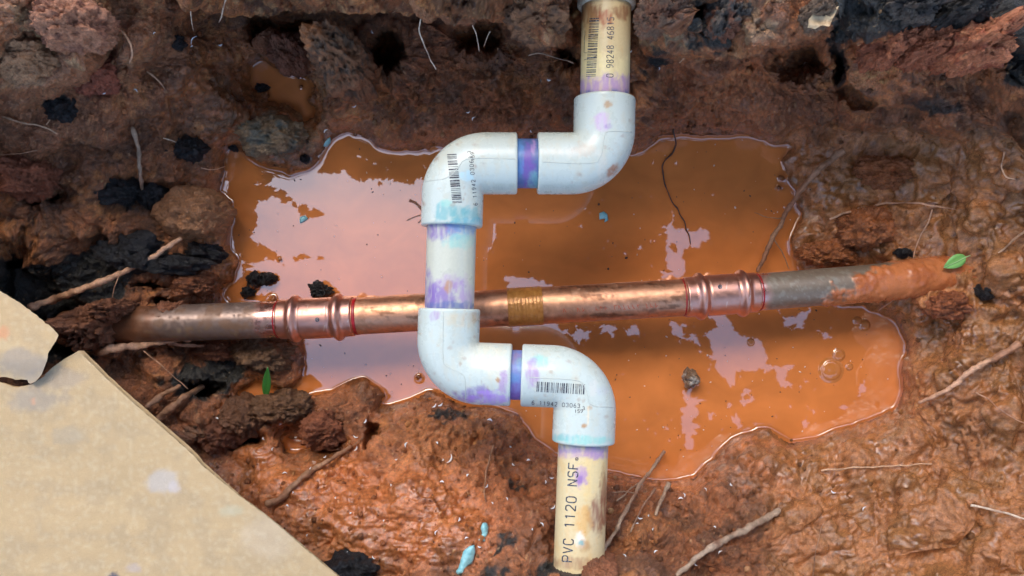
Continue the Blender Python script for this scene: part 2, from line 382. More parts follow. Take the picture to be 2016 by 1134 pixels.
# ---- soil colours (what the soil is made of, patch by patch)
RED, ORG, BRN, TAN, BLK, GRY, PINK, RUST = lin(146,90,60), lin(174,112,70), lin(108,70,50), lin(172,134,102), lin(46,43,41), lin(124,110,96), lin(170,116,92), lin(152,90,56)
n1 = fbm(Q*14, 4, 81); n2 = fbm(Q*34, 4, 83); n3 = fbm(Q*95, 4, 85); n4 = fbm(Q*260, 2, 87)
def mixc(c, k, t): t = np.clip(t, 0, 1)[:,None]; return c*(1-t)+k*t
C = np.tile(RED, (len(P), 1))
C = mixc(C, BRN, sstep(-.1, .35, n2+.4*n3)); C = mixc(C, ORG, sstep(.05, .45, n1*.7+n3*.5)*.8)
C = mixc(C, BRN*.8, .65*sstep(.1, .5, fbm(Q*55, 3, 91)))
C = C*(1+.28*fbm(Q*26, 3, 159))[:,None]
C = mixc(C, RUST, .75*np.clip(slick+.4*blob(1000,980,200,150)+.5*box(1250,110,1600,260), 0, 1))
C = mixc(C, BRN*np.array([.8,.85,.8]), .6*slick*sstep(0, .4, n2))
C = mixc(C, lin(138,92,60), .70*right)
C = mixc(C, lin(116,80,52), .6*right*sstep(0, .35, n2+n3*.4))
C = mixc(C, PINK, .8*np.clip(blob(110,90,170,110)+.6*blob(60,260,120,80), 0, 1)); C = mixc(C, TAN, .7*sstep(.1, .4, n3+n2*.5)*np.clip(blob(110,70,160,100)+blob(560,-10,300,36)+blob(1060,40,90,50)+.6*blob(1350,40,150,60)+.6*blob(680,150,60,50), 0, 1))
C = mixc(C, GRY, .75*sstep(-.05, .3, n3+.3*n2)*np.clip(blob(540,270,100,60)+.6*blob(1310,60,70,80)+.7*blob(1460,40,130,50)+.5*blob(60,80,80,80)+.5*blob(470,820,110,60), 0, 1))
C = mixc(C, TAN, .6*np.clip(blob(385,420,60,45), 0, 1))
blk = np.clip(box(1640,-60,2100,62,22)+.95*box(1640,60,1672,185,14)+box(1985,60,2100,180,30)+.8*box(1860,60,1900,130,18)+.8*blob(1830,200,70,26)+.75*blob(1400,30,60,60)+.7*blob(1290,110,40,45)
     +box(-100,500,235,660,26)+box(95,620,200,720,20)+.9*blob(255,378,62,32)+.95*blob(270,505,80,48)+.7*blob(110,215,34,30)+.6*blob(430,735,100,46)+.6*blob(380,785,60,50)+.7*blob(870,820,60,26)+.45*blob(1000,1075,40,25)
     +.7*blob(1120,1115,60,20)+.6*blob(1000,960,60,18)+.55*blob(980,1130,130,18), 0, 1)
C = mixc(C, BLK*(.8+.5*_R[cid2 & 255][:,:1]), sstep(.38, .56, blk+.28*n3+.22*n2))
C = mixc(C, lin(196,122,84), .85*np.clip(box(1690,62,1850,140,12)+.9*box(1400,112,1500,240,30)*.5+.7*blob(1760,165,120,30), 0, 1)*sstep(-.2, .2, n3+.1))
C = C*(1+.45*n4+.30*n3+.35*fbm(Q*700, 2, 88))[:,None]
sp = sstep(.62, .7, fbm(Q*420, 2, 95)); C = mixc(C, lin(200,160,125), .5*sp*(1-slime))
bk_ = sstep(.38, .56, blk+.28*n3+.22*n2)[:,None]
C = C*(1-.28*np.exp(-np.clip(df, 0, None)/14))[:,None]
C = np.clip(C*np.array([1.45,1.42,1.10])*(1-.25*bk_), .012, .75)
wet = np.clip(.34+.52*slime+.65*np.exp(-np.clip(df, 0, None)/28)+.35*slick+.25*n2, 0, 1)
wet *= 1-.5*np.clip(blob(110,90,200,130)+blob(560,-20,700,60), 0, 1)
R_ = np.clip(.64-.56*wet+.14*n3, .08, .9)
Bs = np.clip((1.25-1.0*wet+.35*n3)*(1-.6*slick), .12, 1)
M_ground = mat('soil', None, rough_attr='rgh', bump=[(1000, .0034, 5), (380, .0024, 4)], bump_attr='rel', var=(1000, .42), ior=1.65)
ground = tag(mk('ground', P, grid_faces(NR, NC)[:, ::-1], M_ground, col=C, loc=(0,0,0), rgh=R_, rel=Bs), kind='structure')
def zg(u, v):                 # soil height under a pixel
    j = np.interp(v, rows_v, np.arange(NR)); i = np.interp(u, cols_u, np.arange(NC))
    return bil(Zf, np.atleast_1d(i).astype(float), np.atleast_1d(j).astype(float))

# ------------------------------------------------------------------ muddy water
def box_blur(A, r):
    for ax in (0, 1):
        A = sum(np.roll(A, k, ax) for k in range(-r, r+1))/(2*r+1)
    return A
wuu = np.arange(400, 1830, 2.4); wvv = np.arange(40, 980, 2.4)
WU, WV = np.meshgrid(wuu, wvv); nr, nc = WU.shape
gz = zg(WU.ravel(), WV.ravel()).reshape(nr, nc); gs = box_blur(gz, 2)
kk = .0022
zw = kk*np.log1p(np.exp(np.clip((gs-.69*kk)/kk, -40, 40)))
pw = np.stack([WU.ravel(), WV.ravel(), 0*WU.ravel()], 1)
zw = zw+(perlin(pw/70, 5)*.00006).reshape(nr, nc)
zw = np.minimum(zw, .006)
keep = (gs < .0085) & (shore(WU, WV) < 22)
PW = unproj(WU, WV, zw).reshape(-1, 3)
Fw = grid_faces(nr, nc)[:, ::-1]; kf = keep.ravel()[Fw].all(1); Fw = Fw[kf]
used = np.unique(Fw); remap = np.zeros(len(PW), int); remap[used] = np.arange(len(used))
cw = np.tile(np.array([.64,.205,.052]), (len(used), 1))*(1+.16*fbm(pw[used]/np.array([190,80,1])+np.c_[fbm(pw[used]/150,3,17),fbm(pw[used]/150,3,19),0*pw[used][:,0]]*.8, 4, 7)+.04*fbm(pw[used]/25, 2, 9))[:,None]
cw = cw*(1-.35*sstep(-.012, .001, gs.ravel()[used])[:,None])
M_water = mat('muddy_water', None, rough=.012, ior=2.1)
water = tag(mk('water', PW[used], remap[Fw], M_water, col=cw, loc=(0,0,0)), kind='structure')
# ------------------------------------------------------------------ white plastic pipe with four elbows
PURP, VIO, BLUE, TEAL, MINT, RST, MUD, CREAM, WHT, OLDW = (lin(118,82,156), lin(168,132,174), lin(82,104,148), lin(108,168,166), lin(146,196,180), lin(176,130,80), lin(140,86,58),
    lin(212,190,142), lin(192,198,184), lin(192,190,168))
def paint(V, base, stains, seed=0, grime=0.0, gcol=None):
    u, v = toph(V); c = np.tile(base, (len(V), 1)).astype(float)
    p = np.asarray(V)*1.0
    n = fbm(p*140, 4, seed+3)+.6*fbm(p*420, 3, seed+5)
    if grime:
        g = fbm(p*np.array([220,60,60]), 4, seed+9)+.5*fbm(p*600, 2, seed+1)
        c = mixc(c, gcol if gcol is not None else RST, grime*sstep(.0, .55, g))
    for st in stains:
        cu, cv, ru, rv, k, a = st[:6]; ang = math.radians(st[6]) if len(st) > 6 else 0
        du, dw = u-cu, v-cv; x = du*math.cos(ang)+dw*math.sin(ang); y = -du*math.sin(ang)+dw*math.cos(ang)
        q = np.hypot(x/ru, y/rv)+.42*n
        c = mixc(c, k, a*.9*sstep(1.18, .62, q)*np.clip(.85+.9*fbm(p*np.array([500,90,200]), 3, seed+2), .3, 1))
    return np.clip(c, .01, .9)
M_pvc = mat('white_plastic', None, rough=.30, bump=[(500, .00006, 3)], var=(700, .03), rough_var=(120, .10))
M_oldpvc = mat('aged_plastic', None, rough=.38, bump=[(600, .00010, 3)], var=(500, .06), rough_var=(90, .12))
M_ink = mat('black_ink', tuple(lin(48,48,56)), rough=.5, two=(tuple(lin(150,152,150)), 700, .50, .70))
RO, RP = .0209, .0167
zA, zB, zC, zD = .1150, .1165, .1200, .1225
cA, cB, cC, cD = W(1188,322,zA), W(893,322,zB), W(881,733,zC), W(1153,743,zD)
topE, botE = W(1196,-110,.116), W(1134,1260,.1340)
def unit(a): return a/np.linalg.norm(a)
dA1, dA2 = unit(topE-cA), unit(cB-cA); dB1, dB2 = unit(cA-cB), unit(cC-cB)
dC1, dC2 = unit(cB-cC), unit(cD-cC); dD1, dD2 = unit(cC-cD), unit(botE-cD)
pvc = thing('plastic_water_pipe', (cA+cC)/2*np.array([1,1,0])+np.array([0,0,.07]), 'white plastic water pipe zigzagging through four elbows over the copper pipe', 'pipe')
def elbow_mesh(c, d1, d2, L1, L2, r=RO, nseg=112):
    Rb = r*1.06; phi = math.acos(np.clip(-d1@d2, -1, 1)); t = Rb*math.tan(phi/2)
    pts, tan, rad = [], [], []
    def add(p, tg, rr): pts.append(p); tan.append(tg); rad.append(rr)
    e1 = c+d1*L1
    for s_, rr in ((-.006,RP+.0002),(0,RP+.0003),(0,r-.0012),(.0003,r-.0005),(.0009,r-.0001),(.0015,r)): add(e1-d1*abs(s_), -d1, rr)
    for q in np.linspace(.0025, L1-t, max(4, int((L1-t)/.0009))): add(e1-d1*q, -d1, r)
    cen = c+(d1+d2)/np.linalg.norm(d1+d2)*(Rb/math.cos(phi/2))
    a0 = unit(c+d1*t-cen); a1 = unit(c+d2*t-cen); om = math.acos(np.clip(a0@a1, -1, 1))
    for k in np.linspace(0, 1, 40)[1:-1]:
        a = (math.sin((1-k)*om)*a0+math.sin(k*om)*a1)/math.sin(om); 
        tg = unit(-math.cos((1-k)*om)*a0+math.cos(k*om)*a1)
        add(cen+a*Rb, tg, r*(1-.012*math.sin(math.pi*k)))
    for q in np.linspace(t, L2-.0025, max(4, int((L2-t)/.0009))): add(c+d2*q, d2, r)
    e2 = c+d2*L2
    for s_, rr in ((.0015,r),(.0009,r-.0001),(.0003,r-.0005),(0,r-.0012),(0,RP+.0003),(.006,RP+.0002)): add(e2-d2*s_, d2, rr)
    return sweep(np.array(pts), np.array(rad), nseg, np.array(tan), caps=False)
def pipe_mesh(a, b, r=RP, step=.0009, nseg=112, wob=0):
    n = max(8, int(np.linalg.norm(b-a)/step)); P_ = a+(b-a)*np.linspace(0, 1, n)[:,None]
    return sweep(P_, r, nseg)
def bvh_of(V, F):
    polys = [tuple(int(i) for i in f) for a in (F if isinstance(F, list) else [F]) for f in a]
    return BVHTree.FromPolygons([tuple(v) for v in V], polys)
def onto(bvh, u, v):          # the point of a surface seen at a pixel, and its normal
    o = Vector((0,0,H)); w = W(u, v, 0.0); h = bvh.ray_cast(o, (Vector(w)-o).normalized())
    return (None, None) if h[0] is None else (np.array(h[0]), np.array(h[1]))
# single-stroke lettering
FONT = {'0':[[(.2,0),(.8,0),(1,.3),(1,1.1),(.8,1.4),(.2,1.4),(0,1.1),(0,.3),(.2,0)]], '1':[[(.2,1.15),(.55,1.4),(.55,0)]],
 '2':[[(0,1.1),(.2,1.4),(.8,1.4),(1,1.1),(.9,.8),(0,0),(1,0)]], '3':[[(0,1.2),(.2,1.4),(.8,1.4),(1,1.1),(.75,.75),(.4,.75)],[(.75,.75),(1,.4),(.8,0),(.2,0),(0,.2)]],
 '4':[[(.75,0),(.75,1.4),(0,.4),(1,.4)]], '5':[[(.95,1.4),(.05,1.4),(.05,.8),(.7,.85),(1,.5),(.8,0),(.2,0),(0,.2)]], '6':[[(.9,1.3),(.6,1.4),(.1,1.0),(0,.4),(.2,0),(.8,0),(1,.35),(.8,.75),(.2,.75),(0,.4)]],
 '7':[[(0,1.4),(1,1.4),(.35,0)]], '8':[[(.3,.75),(.05,1.05),(.25,1.4),(.75,1.4),(.95,1.05),(.7,.75),(.3,.75),(0,.4),(.2,0),(.8,0),(1,.4),(.7,.75)]],
 '9':[[(.1,.1),(.4,0),(.9,.4),(1,1),(.8,1.4),(.2,1.4),(0,1.05),(.2,.7),(.8,.7),(1,1)]],
 'P':[[(0,0),(0,1.4),(.8,1.4),(1,1.2),(1,.85),(.8,.65),(0,.65)]], 'V':[[(0,1.4),(.5,0),(1,1.4)]], 'C':[[(1,.3),(.8,0),(.2,0),(0,.3),(0,1.1),(.2,1.4),(.8,1.4),(1,1.1)]],
 'N':[[(0,0),(0,1.4),(1,0),(1,1.4)]], 'S':[[(0,.2),(.2,0),(.8,0),(1,.35),(.8,.7),(.2,.72),(0,1.05),(.2,1.4),(.8,1.4),(1,1.2)]], 'F':[[(0,0),(0,1.4),(1,1.4)],[(0,.75),(.75,.75)]],
 '@':[[(.5,.4),(.2,.5),(.1,.8),(.2,1.1),(.5,1.2),(.8,1.1),(.9,.8),(.8,.5),(.5,.4)],[(.4,.6),(.4,1.0),(.6,.95),(.6,.85),(.4,.8),(.62,.6)]], ' ':[]}
def ribbon_set(bvh, strokes, width, lift):
    """flat strokes (pixel polylines) laid on a surface; width in px"""
    VV, FF, n0 = [], [], 0
    for st in strokes:
        q = resample(np.array(st, float), 1.4); T = np.gradient(q, axis=0); T /= np.maximum(np.linalg.norm(T, axis=1, keepdims=True), 1e-9)
        nn = np.stack([-T[:,1], T[:,0]], 1); L, R = q+nn*width/2, q-nn*width/2
        pts = []
        for (a, b), (c_, d_) in zip(L, R):
            p1, n1_ = onto(bvh, a, b); p2, n2_ = onto(bvh, c_, d_)
            if p1 is None or p2 is None: continue
            pts.append((p1+n1_*lift, p2+n2_*lift))
        for k in range(len(pts)-1):
            VV += [pts[k][0], pts[k][1], pts[k+1][1], pts[k+1][0]]; FF.append((n0, n0+1, n0+2, n0+3)); n0 += 4
    return np.array(VV), np.array(FF)
def text_strokes(txt, org, adv, up, cw):
    org, adv, up = (np.array(a, float) for a in (org, adv, up)); out = []
    ex = adv/np.linalg.norm(adv)*cw
    for k, ch in enumerate(txt):
        for s_ in FONT[ch]: out.append([tuple(org+adv*k+ex*x+up*(y/1.4)) for x, y in s_])
    return out
def barcode(p0, p1, across, seed, skew=None):
    """bars from p0 to p1 (px), each drawn along 'across'"""
    r = random.Random(seed); p0, p1, across = (np.array(a, float) for a in (p0, p1, across)); L = np.linalg.norm(p1-p0); e = (p1-p0)/L; out = {1.0:[], 1.9:[], 2.9:[]}; s = 0
    while s < L-3:
        w_ = r.choice([1.0,1.0,1.0,1.9,1.9,2.9]); g = r.choice([1.3,1.3,2.2,3.2])
        q = p0+e*(s+w_/2); out[w_].append([tuple(q), tuple(q+across)]); s += w_+g
    return out
def print_on(parent, bvh, name, strokes, width, m=M_ink, lift=.00012):
    V_, F_ = ribbon_set(bvh, strokes, width, lift)
    if len(F_): return mk(name, V_, F_, m, parent, smooth=False)
def print_bars(parent, bvh, bars):
    VV, FF, n = [], [], 0
    for w_, st in bars.items():
        if not st: continue
        V_, F_ = ribbon_set(bvh, st, w_, .00012); VV.append(V_); FF.append(F_+n); n += len(V_)
    return mk('printed_barcode', np.concatenate(VV), np.concatenate(FF), M_ink, parent, smooth=False)
def ridge(parent, bvh, px_pts, r=.00028, name='parting_line'):
    q = resample(chaikin(px_pts, 1), 2.2); pts = [onto(bvh, a, b)[0] for a, b in q]; pts = np.array([p for p in pts if p is not None])
    V_, F_ = sweep(pts, r, 6); return mk(name, V_, F_, M_pvc, parent, col=lin(190,192,178))
def marks(parent, bvh, strokes): # raised moulded letters
    V_, F_ = ribbon_set(bvh, strokes, 1.6, .00035)
    if len(F_): mk('raised_lettering', V_, F_, M_pvc, parent, col=WHT*1.05, smooth=False)

LS = .0432
# pipes
V_, F_ = pipe_mesh(cA+dA1*(LS-.012), topE)
c_ = paint(V_, CREAM, [(1190,140,200,34,lin(236,218,160),.7),(1160,100,22,70,lin(238,214,140),.5),(1190,172,90,26,VIO,.95),(1190,190,120,14,BLUE,.9),(1160,22,26,24,MUD,.9),(1192,36,16,20,lin(170,92,56),.95),(1225,24,18,16,MUD,.85),(1160,40,14,40,RST,.7)], 1, .38, lin(214,176,120))
o = mk('pipe', V_, F_, M_oldpvc, pvc, col=c_); o['label'] = 'cream upright pipe with a barcode and a violet primer band'
bv = bvh_of(V_, F_)
print_bars(o, bv, barcode((1173,150),(1180,30),(-19,1),4))
print_on(o, bv, 'printed_digits', text_strokes('0 98248 46815', (1207,152), (.12,-9.3), (-13,-.2), 6.2), 1.5)
print_on(o, bv, 'pen_scribble', [[(1152,60),(1150,104),(1160,104),(1176,102)],[(1150,118),(1176,110)]], .8)
V_, F_ = sweep(np.array([cA+dA1*s for s in (.1062,.1062,.1069,.1077,.134,.1345,.1345)]), [RP+.0002,RO-.0022,RO-.0014,RO-.001,RO-.001,RO-.0014,RP], 96, np.tile(dA1, (7,1)), caps=False)
mk('coupling', V_, F_, M_oldpvc, pvc, col=paint(V_, lin(208,202,180), [(1190,4,14,16,lin(180,92,50),.9)], 2, .7, lin(150,120,90)), sharp=40)
V_, F_ = pipe_mesh(cA+dA2*(LS-.012), cB+dB1*(LS-.012))
mk('nipple', V_, F_, M_oldpvc, pvc, col=paint(V_, BLUE, [(1040,340,14,60,PURP,.95),(1052,360,16,22,TEAL,.8),(1022,300,10,60,lin(88,140,190),.7),(1050,292,5,20,VIO,.9)], 3))['label'] = 'short nipple stained blue and purple'
V_, F_ = pipe_mesh(cB+dB2*(LS-.012), cC+dC1*(LS-.012))
mk('pipe', V_, F_, M_oldpvc, pvc, col=paint(V_, OLDW, [(870,452,34,24,PURP,.85),(920,444,40,22,lin(112,150,190),.85),(905,474,36,16,MINT,.8),(846,585,14,60,PURP,.7),(868,590,32,36,PURP,.85),(915,585,18,40,VIO,.8),(884,556,28,18,VIO,.5),(890,602,60,10,BLUE,.8),(882,564,8,12,RST,.9),(925,530,12,60,lin(206,200,170),.6)], 4, .2, lin(190,190,170)))['label'] = 'weathered white pipe with purple and mint smears'
V_, F_ = pipe_mesh(cC+dC2*(LS-.012), cD+dD1*(LS-.012))
mk('nipple', V_, F_, M_oldpvc, pvc, col=paint(V_, lin(108,124,178), [(1016,705,18,14,lin(150,120,140),.7),(1030,720,14,20,TEAL,.7),(1014,745,30,12,lin(96,140,190),.7),(1014,775,18,22,PURP,.9),(1035,760,10,16,lin(120,80,180),.7)], 5))['label'] = 'short nipple stained blue with a purple patch'
V_, F_ = pipe_mesh(cD+dD2*(LS-.012), botE)
bpc = paint(V_, CREAM, [(1165,930,30,60,lin(228,196,130),.6),(1148,884,120,9,BLUE,.8),(1150,893,90,10,VIO,.6),(1168,898,30,8,VIO,.8),(1144,938,14,22,VIO,.9),(1142,945,7,10,PURP,.6),(1178,1010,24,40,MUD,.95,10),(1190,985,10,60,MUD,.8),(1150,1030,16,40,lin(216,166,96),.8),(1142,1062,12,16,lin(240,232,214),.8),(1150,1075,12,12,RST,.7),(1143,1069,6,5,TEAL,.9),(1120,1110,60,12,MUD,.6)], 6, .35, lin(218,176,110))
o = mk('pipe', V_, F_, M_oldpvc, pvc, col=bpc); o['label'] = 'cream lettered pipe running down into the red soil'
bv = bvh_of(V_, F_)
print_on(o, bv, 'printed_lettering', text_strokes('PVC 1120 NSF', (1126,1106), (1.12,-16.6), (-19,-1.3), 11), 2.5)
print_on(o, bv, 'printed_symbol', text_strokes('@', (1141,908), (.6,-9), (-10,-.5), 8), 1.2)
# elbows
EL = [(cA,dA1,dA2,[(1186,240,16,20,lin(206,150,206),.55),(1198,248,9,6,PURP,.5),(1196,206,9,9,RST,.8),(1150,292,22,14,RST,.35),(1205,336,16,9,lin(170,104,62),.9,-35),(1135,300,60,10,lin(224,214,196),.3),(1185,340,10,50,lin(216,204,180),.45)]),
      (cB,dB1,dB2,[(884,418,34,18,TEAL,.85),(915,424,30,20,TEAL,.75),(880,400,12,10,MINT,.8),(920,346,14,10,lin(176,214,220),.7),(932,436,50,8,lin(100,170,180),.6)]),
      (cC,dC1,dC2,[(905,630,36,18,lin(206,190,156),.75),(930,625,20,12,RST,.45),(856,622,10,12,VIO,.7),(945,690,40,24,lin(220,212,186),.5),(975,720,26,40,lin(214,206,180),.6),(930,778,40,16,PURP,.75,-5),(968,784,40,14,lin(176,130,210),.8),(992,750,10,30,VIO,.8),(980,748,5,5,RST,.9)]),
      (cD,dD1,dD2,[(1062,712,18,14,MINT,.85),(1048,736,14,30,VIO,.85),(1150,866,70,9,MINT,.95),(1110,862,30,8,TEAL,.6),(1161,803,6,6,RST,.95),(1150,838,5,5,RST,.95),(1158,816,3,26,lin(226,206,170),.8),(1186,770,14,10,lin(180,180,190),.35),(1168,765,10,20,lin(216,206,190),.4)])]
elb = []
for k, (c0, d1, d2, stn) in enumerate(EL):
    L2 = LS+(.002 if k == 0 else 0)
    V_, F_ = elbow_mesh(c0, d1, d2, LS+(.0012 if k == 0 else 0), L2)
    o = mk('elbow', V_, F_, M_pvc, pvc, col=paint(V_, WHT, stn+[(u0, v0, 2+(i_%4)*1.3, 2+(i_%3), (lin(150,108,76) if i_ % 3 else lin(186,160,122)), .42) for i_, (u0, v0) in enumerate(np.random.default_rng(k).uniform(-85, 85, (24,2))+np.array(toph(c0))[None])], 20+k, .40, lin(196,190,164)), sharp=50); elb.append((o, bvh_of(V_, F_)))
(oA, bA), (oB, bB), (oC, bC), (oD, bD) = elb
oA['label'] = 'elbow with pink smudge and brown mud scuffs'; oB['label'] = 'elbow with barcode and teal cement smear'
oC['label'] = 'elbow with purple primer along its lower edge'; oD['label'] = 'elbow with barcode and mint cement rim'
ridge(oA, bA, [(1070,319),(1160,323),(1183,316),(1190,262),(1200,258),(1244,260)]); ridge(oB, bB, [(838,357),(882,352),(903,330),(912,314),(940,311),(1014,313)])
ridge(oC, bC, [(873,614),(871,715),(880,723),(912,736),(916,748),(916,788)]); ridge(oD, bD, [(1042,743),(1130,747),(1148,753),(1156,775),(1160,800),(1212,802)])
print_bars(oB, bB, barcode((880,304),(891,404),(19,-1),9)); print_bars(oD, bD, barcode((1057,751),(1157,757),(-1,20),10))
print_on(oB, bB, 'printed_digits', text_strokes('6 11942 03063', (940,404), (-.75,-7.6), (-7.5,.6), 4.6), 1.05)
print_on(oB, bB, 'printed_digits', text_strokes('159', (934,316), (-.3,-6), (-6.5,.3), 4)+text_strokes('3', (927,302), (0,-6), (-6.5,0), 4), 1.0)
print_on(oD, bD, 'printed_digits', text_strokes('6 11942 03063', (1047,796), (7.5,.55), (.3,-7.5), 4.6), 1.05)
print_on(oD, bD, 'printed_digits', text_strokes('159', (1131,813), (6,-.2), (.2,-6.5), 4)+text_strokes('3', (1147,807), (6,0), (0,-6.5), 4), 1.0)
marks(oA, bA, text_strokes('001 100', (1072,378), (9,0), (0,-12), 6)); marks(oB, bB, text_strokes('100 11', (972,374), (7,0), (0,-11), 5))
marks(oD, bD, text_strokes('11 001', (1062,692), (8,0), (0,-9), 5))
marks(oB, bB, text_strokes('11 11', (958,270), (9,0), (0,-8), 6)); marks(oA, bA, text_strokes('11 11', (1074,272), (10,0), (0,-8), 6))
marks(oC, bC, text_strokes('1 1 1 1', (827,655), (.5,-9), (-5,0), 5))

# ------------------------------------------------------------------ copper pipe with two press couplings
RC = .0143
cpx = [(120,648,.028),(225,641,.036),(300,637.5,.040),(545,629,.046),(625,626.5,.047),(705,622.5,.0475),(1000,605.5,.049),(1345,586,.049),(1418,580.5,.048),(1490,575.5,.047),(1700,558,.043),(1965,530,.036)]
cw_ = np.array([W(a, b, c) for a, b, c in cpx])
def cseg(x0, x1, step=.0010):
    q = resample(cw_, .0005); u, v = toph(q); m_ = (u >= x0) & (u <= x1); return resample(q[m_], step)
copper = thing('copper_water_pipe', W(1000,606,.03), 'copper water pipe with two press couplings crossing the puddle under the plastic pipe', 'pipe')
CU, CUD, TARN, GREY = np.array([.60,.31,.18]), np.array([.40,.20,.11]), lin(112,84,68), lin(124,118,108)
M_cu = mat('bright_copper', None, metal=1, rough=.34, metal_attr='metal', rough_attr='rgh', rough_var=(160, .10), bump=[(350, .00005, 3)], var=(260, .16))
M_cpl = mat('coupling_copper', None, metal=1, rough=.3, metal_attr='metal', rough_attr='rgh', rough_var=(220, .05), bump=[(260, .00003, 2)], var=(150, .08))
def tubec(name, path, rad, colf, nseg=72, m=M_cu, **kw):
    V_, F_ = sweep(path, rad, nseg); u, v = toph(V_); n = fbm(V_*60, 4, 3); n_ = fbm(V_*260, 3, 5)
    c, me_, rg = colf(u, v, n, n_, V_)
    return mk(name, V_, F_, m, copper, col=np.clip(c, .01, .95), metal=np.clip(me_, 0, 1), rgh=np.clip(rg, .05, 1), **kw)
def col_mid(u, v, n, n_, V_):
    c = np.tile(CU, (len(u), 1)); c = mixc(c, CUD, .8*sstep(-.1, .5, n+.5*n_)); c = mixc(c, np.array([.70,.42,.28]), .4*sstep(.2, .5, n_)); c = mixc(c, lin(96,66,48), .7*sstep(.25, .6, fbm(V_*np.array([30,140,140]), 3, 8)+.3*n_))
    return c, .96-.25*sstep(.2, .6, n), .46+.12*sstep(0, .5, n_)
def col_left(u, v, n, n_, V_):
    t = sstep(520, 498, u+n*30); c = np.tile(np.array([.70,.40,.32]), (len(u), 1)); c = mixc(c, lin(136,118,106), t*.95)
    c = mixc(c, lin(116,84,58), t*.75*sstep(0, .4, n+.3*n_)); c = mixc(c, lin(150,126,94), t*sstep(.15, .5, n_)*sstep(642, 652, v)*.8); c = mixc(c, lin(120,78,52), t*sstep(330, 262, u+40*n))
    return c, .95-.35*t-.4*t*sstep(.1, .4, n)-.3*sstep(330, 262, u), .26+.10*t+.35*sstep(.1, .5, n_)*t
def col_right(u, v, n, n_, V_):
    t = sstep(1502, 1522, u+n*14); c = np.tile(np.array([.70,.40,.32]), (len(u), 1)); c = mixc(c, lin(122,110,92), t*.95); c = mixc(c, lin(150,144,128), t*.6*sstep(.15, .5, n_))
    mu = sstep(0, 26, u-1690+(v-548)*1.15+60*n+18*n_); c = mixc(c, lin(186,112,66), mu); c = mixc(c, lin(160,88,48), mu*sstep(0, .4, n)*.7)
    return c, .95-.55*t-.5*mu, .28+.16*t-.16*mu+.1*n_*mu
tubec('old_pipe', cseg(130, 565), RC, col_left)['label'] = 'tarnished grey brown pipe length half buried in mud'
tubec('pipe', cseg(640, 1400), RC, col_mid)['label'] = 'bright new copper pipe length'
pth = cseg(1450, 1965); V_, F_ = sweep(pth, RC, 72); u, v = toph(V_); n = fbm(V_*60, 4, 3); n_ = fbm(V_*260, 3, 5)
mu = sstep(0, 30, u-1690+(v-548)*1.15+60*n+18*n_); T_, U_, S_ = frames(pth)
ax = np.concatenate([np.repeat(pth, 72, 0), pth[:1], pth[-1:]]); rdir = V_-ax; rdir /= np.maximum(np.linalg.norm(rdir, axis=1, keepdims=True), 1e-9)
V2 = V_+rdir*(mu*(.0007+.0016*np.clip(n+.4*n_, -.2, 1)))[:,None]
c, me_, rg = col_right(u, v, n, n_, V_)
mk('old_pipe', V2, F_, M_cu, copper, col=np.clip(c,.01,.9), metal=np.clip(me_,0,1), rgh=np.clip(rg,.08,1))['label'] = 'dark pipe length smeared with wet orange mud'
RED_ = tuple(lin(150,20,24)); M_red = mat('red_marker', RED_, rough=.4, var=(400,.4))
M_stamp = mat('stamp', tuple(lin(228,190,166)), rough=.3, metal=.8)
def coupling(x0, x1, flip):
    q = cseg(x0, x1, .0005); n = len(q); s = np.linspace(0, 1, n)
    b = lambda c, w, h: h*np.exp(-(np.abs(s-c)/w)**2.6)
    r = RC+.0011+b(.215,.055,.0030)+b(.795,.055,.0030)+.0004*sstep(.3,.33,s)*sstep(.7,.67,s)
    r[:2] = [RC+.0001, RC+.0007]; r[-2:] = [RC+.0007, RC+.0001]
    def cf(u, v, n, n_, V_):
        c = np.tile(np.array([.68,.35,.25]), (len(u), 1)); c = mixc(c, np.array([.55,.28,.22]), .7*sstep(0, .5, n)); return c, np.full(len(u), .97), .37+.1*sstep(0,.5,n_)
    o = tubec('coupling', q, r, cf, 80, M_cpl)
    me = o.data; 
    V_ = np.array([v_.co[:] for v_ in me.vertices])+world_loc(copper); F_ = [np.array([list(p.vertices) for p in me.polygons if len(p.vertices) == 4])]
    bv = bvh_of(V_, F_)
    dx = (x1-x0)/147.0; cy = lambda x: float(np.interp(x, [a[0] for a in cpx], [a[1] for a in cpx]))
    st = []
    for fx, fy, ln in ((.10,.20,6),(.38,-.30,6),(.60,-.22,14),(.60,.25,12),(.92,-.28,8),(.92,.1,6),(.12,.3,6)):
        x = x0+fx*(x1-x0); st.append([(x, cy(x)+fy*80-ln/2), (x-2, cy(x)+fy*80+ln/2)])
    for s__ in st: print_on(o, bv, 'stamped_mark', [s__], 2.0, M_stamp, .0001)
    x = x0+.50*(x1-x0); dy = 3 if not flip else -16
    ring = [(x+3.2*math.cos(t), cy(x)+dy+3.2*math.sin(t)) for t in np.linspace(0, 6.283, 14)]
    print_on(o, bv, 'indicator_dot', [ring, [(x-1.5, cy(x)+dy), (x+1.5, cy(x)+dy)]], 2.4, M_ink, .0001)
    for xe, k in ((x0, 0), (x1, 1)):
        w_ = 8 if (k == 1 and not flip) else 4
        qq = cseg(xe-w_/2-(w_/2 if k == 0 else -w_/2), xe+w_/2-(w_/2 if k == 0 else -w_/2), .0008)
        V_, F_ = sweep(qq, RC+.00012+.00025*np.random.default_rng(k).random(len(qq)), 60); mk('marker_line', V_, F_, M_red, copper)
coupling(551, 698, False); coupling(1346, 1489, True)
q = cseg(1000, 1068, .0005); s = np.linspace(0, 1, len(q)); 
V_, F_ = sweep(q, RC+.0007+.00010*np.sin(s*2*np.pi*9+np.sin(s*23)), 72)
